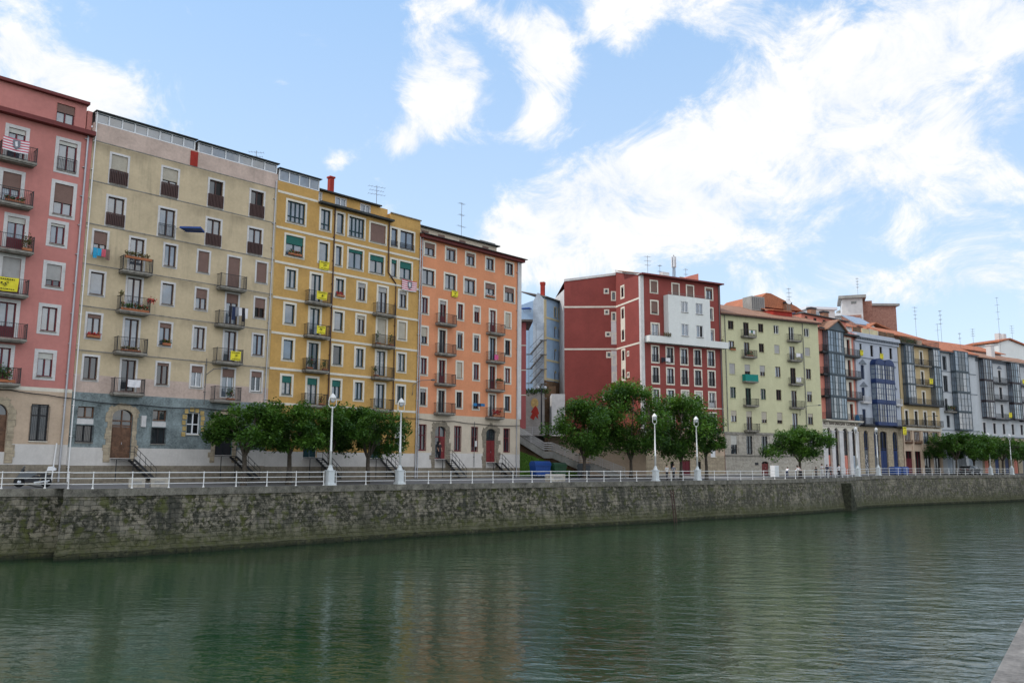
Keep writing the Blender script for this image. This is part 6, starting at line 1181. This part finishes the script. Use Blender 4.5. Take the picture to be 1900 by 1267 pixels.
# ------------------------------------------------------------------ people
def person(x, y, z, rz, label, top='white_cloth', legs='dark_cloth', pose='stand', h=1.72, hair='hair', bag=None):
    k = h / 1.72; J = {'pel': (0, 0, .93), 'wst': (0, 0, 1.08), 'chs': (0, -.01, 1.32), 'nek': (0, 0, 1.46), 'hd0': (0, -.02, 1.54), 'hd1': (0, -.02, 1.64)}
    for s_, n in ((-1, 'L'), (1, 'R')):
        J.update({'hip' + n: (s_ * .09, 0, .88), 'kne' + n: (s_ * .10, -.02, .48), 'ank' + n: (s_ * .10, .03, .09), 'toe' + n: (s_ * .11, -.14, .04), 'shd' + n: (s_ * .18, 0, 1.40), 'elb' + n: (s_ * .25, .03, 1.12), 'wri' + n: (s_ * .24, -.07, .88), 'hnd' + n: (s_ * .23, -.10, .80)})
    if pose == 'walk': J['kneL'] = (-.1, -.16, .5); J['ankL'] = (-.1, -.20, .10); J['toeL'] = (-.1, -.36, .05); J['kneR'] = (.1, .06, .48); J['ankR'] = (.1, .28, .14); J['toeR'] = (.1, .16, .04); J['wriL'] = (-.24, .12, .9); J['hndL'] = (-.24, .14, .82); J['wriR'] = (.24, -.2, .92); J['hndR'] = (.23, -.25, .86)
    if pose == 'lean':      # bending forward with forearms down on a rail or table
        for n in ('wst', 'chs', 'nek', 'hd0', 'hd1', 'shdL', 'shdR'): px, py, pz = J[n]; d = pz - .93; J[n] = (px, py - d * .78, .93 + d * .62)
        for s_, n in ((-1, 'L'), (1, 'R')): J['elb' + n] = (s_ * .22, -.45, 1.02); J['wri' + n] = (s_ * .14, -.66, 1.02); J['hnd' + n] = (s_ * .12, -.74, 1.02)
    if pose == 'arms': J['elbL'] = (-.3, -.08, 1.16); J['wriL'] = (-.16, -.26, 1.16); J['hndL'] = (-.1, -.3, 1.18); J['elbR'] = (.3, -.08, 1.16); J['wriR'] = (.14, -.26, 1.2); J['hndR'] = (.08, -.3, 1.24)
    RAD = {'pel': .125, 'wst': .11, 'chs': .135, 'nek': .055, 'hd0': .075, 'hd1': .088, 'hip': .095, 'kne': .065, 'ank': .042, 'toe': .04, 'shd': .07, 'elb': .045, 'wri': .032, 'hnd': .036}
    E = [('pel', 'wst'), ('wst', 'chs'), ('chs', 'nek'), ('nek', 'hd0'), ('hd0', 'hd1')]
    for n in 'LR': E += [('pel', 'hip' + n), ('hip' + n, 'kne' + n), ('kne' + n, 'ank' + n), ('ank' + n, 'toe' + n), ('chs', 'shd' + n), ('shd' + n, 'elb' + n), ('elb' + n, 'wri' + n), ('wri' + n, 'hnd' + n)]
    for s_, n in ((-1, 'L'), (1, 'R')):
        hp = Vector(J['hnd' + n]); wp = Vector(J['wri' + n]); d = (hp - wp).normalized(); sd_ = d.cross(Vector((0, 1, .01))).normalized()
        for f in range(5):
            nm = 'f%d%s' % (f, n); J[nm] = tuple(hp + d * ((.085, .095, .09, .07, .035)[f]) + sd_ * ((f - 1.5) * .02 if f < 4 else .045) + Vector((0, -.02, 0))); RAD[nm[:2]] = .009; E.append(('hnd' + n, nm))
    names = list(J); me = bpy.data.meshes.new('body'); me.from_pydata([Vector(J[n]) * k for n in names], [(names.index(a), names.index(b)) for a, b in E], []); t = bpy.data.objects.new('tmp', me); COL.objects.link(t)
    md = t.modifiers.new('s', 'SKIN'); sv = me.skin_vertices[0].data
    for i, n in enumerate(names): r = RAD.get(n, RAD.get(n[:3], RAD.get(n[:2]))) * k; sv[i].radius = (r, r * (.8 if n in ('chs', 'wst', 'pel') else 1)); sv[i].use_root = n == 'pel'
    t.modifiers.new('u', 'SUBSURF').levels = 1; bpy.context.view_layer.update(); m2 = bpy.data.meshes.new_from_object(t.evaluated_get(bpy.context.evaluated_depsgraph_get())); bpy.data.objects.remove(t); bpy.data.meshes.remove(me)
    m2.name = 'body'; [m2.materials.append(MT(q)) for q in ('skin', top, legs, 'tyre')]
    P = {n: Vector(J[n]) * k for n in J}
    for p in m2.polygons:
        c = p.center; best = min(E, key=lambda e: ((P[e[0]] + (P[e[1]] - P[e[0]]) * max(0, min(1, (c - P[e[0]]).dot(P[e[1]] - P[e[0]]) / max(1e-6, (P[e[1]] - P[e[0]]).length_squared)))) - c).length)
        b = best[1][:3]; p.material_index = 2 if b in ('hip', 'kne', 'ank') else (3 if b == 'toe' else (1 if b in ('wst', 'chs', 'shd', 'elb') or best[1] == 'nek' and c.z < P['nek'].z - .03 else 0)); p.use_smooth = True
    o = thing('person', label, 'person', (x, y, z), rz); bo = bpy.data.objects.new('body', m2); COL.objects.link(bo); bo.parent = o
    hd = Vector(J['hd1']) * k; Mh = Matrix.Translation(hd + Vector((0, .012, .02)))
    hr = MB(Mh @ Matrix.Scale(k, 4)); hr.lathe([(.098, -.03), (.104, .02), (.085, .075), (.04, .105)], cy=.012, n=12); hr.build('hair', hair, o, True)
    MB(Matrix.Translation(hd)).box(-.012, .012, -.115, -.08, -.045, -.01).box(-.045, -.02, -.093, -.08, .0, .012, 1).box(.02, .045, -.093, -.08, .0, .012, 1).box(-.025, .025, -.093, -.075, -.068, -.06, 2).build('face', ['skin', 'dark_frame', 'flower_red'], o)
    if bag: MB().prism([(.2, .75), (.34, .75), (.33, 1.05), (.21, 1.05)], -.14, .12).build('shoulder_bag', bag, o)
    return o
person(17.0, 92.9, .02, R(200), 'person in a pink top walking right of the lamp post', 'white_trim', 'dark_cloth', 'walk', 1.68); person(17.9, 93.8, .02, R(190), 'person in a dark purple top beside the one in pink', 'grey_cloth', 'dark_cloth', 'walk', 1.72)
person(34.9, 107.7, .1, R(150), 'seated-looking person in a white shirt nearest the white cabinet', 'white_cloth', 'navy_cloth', 'lean', 1.62); person(36.3, 108.6, .1, R(60), 'person in a white shirt leaning left beside a taller one', 'white_cloth', 'navy_cloth', 'lean', 1.75); person(37.3, 109.6, .1, R(-60), 'person in a white shirt bending forward to the right', 'white_cloth', 'dark_cloth', 'lean', 1.9)
person(41.4, 113.3, .1, R(20), 'tall person in a long white shirt standing right of the tree trunk', 'white_cloth', 'white_cloth', 'arms', 1.85); person(42.3, 113.9, .1, R(170), 'person in navy standing between two people in white', 'navy_cloth', 'navy_cloth', 'stand', 1.74); person(43.1, 114.8, .1, R(-40), 'person in a pale blue shirt and shorts facing left', 'bluewhite_stucco', 'dark_cloth', 'arms', 1.76)
person(44.8, 116.2, .1, R(200), 'person in white shirt and black trousers at the right end of the group', 'white_cloth', 'dark_cloth', 'stand', 1.78); person(40.2, 112.2, .1, R(10), 'person in black standing beside the tree trunk', 'dark_cloth', 'dark_cloth', 'stand', 1.45)
pp = OR.P(34.2, .05, 2.22); person(pp.x, pp.y, pp.z, OR.a, 'person in dark clothes standing in the open red doorway of the orange house', 'plum_frame', 'dark_cloth', 'stand', 1.7)
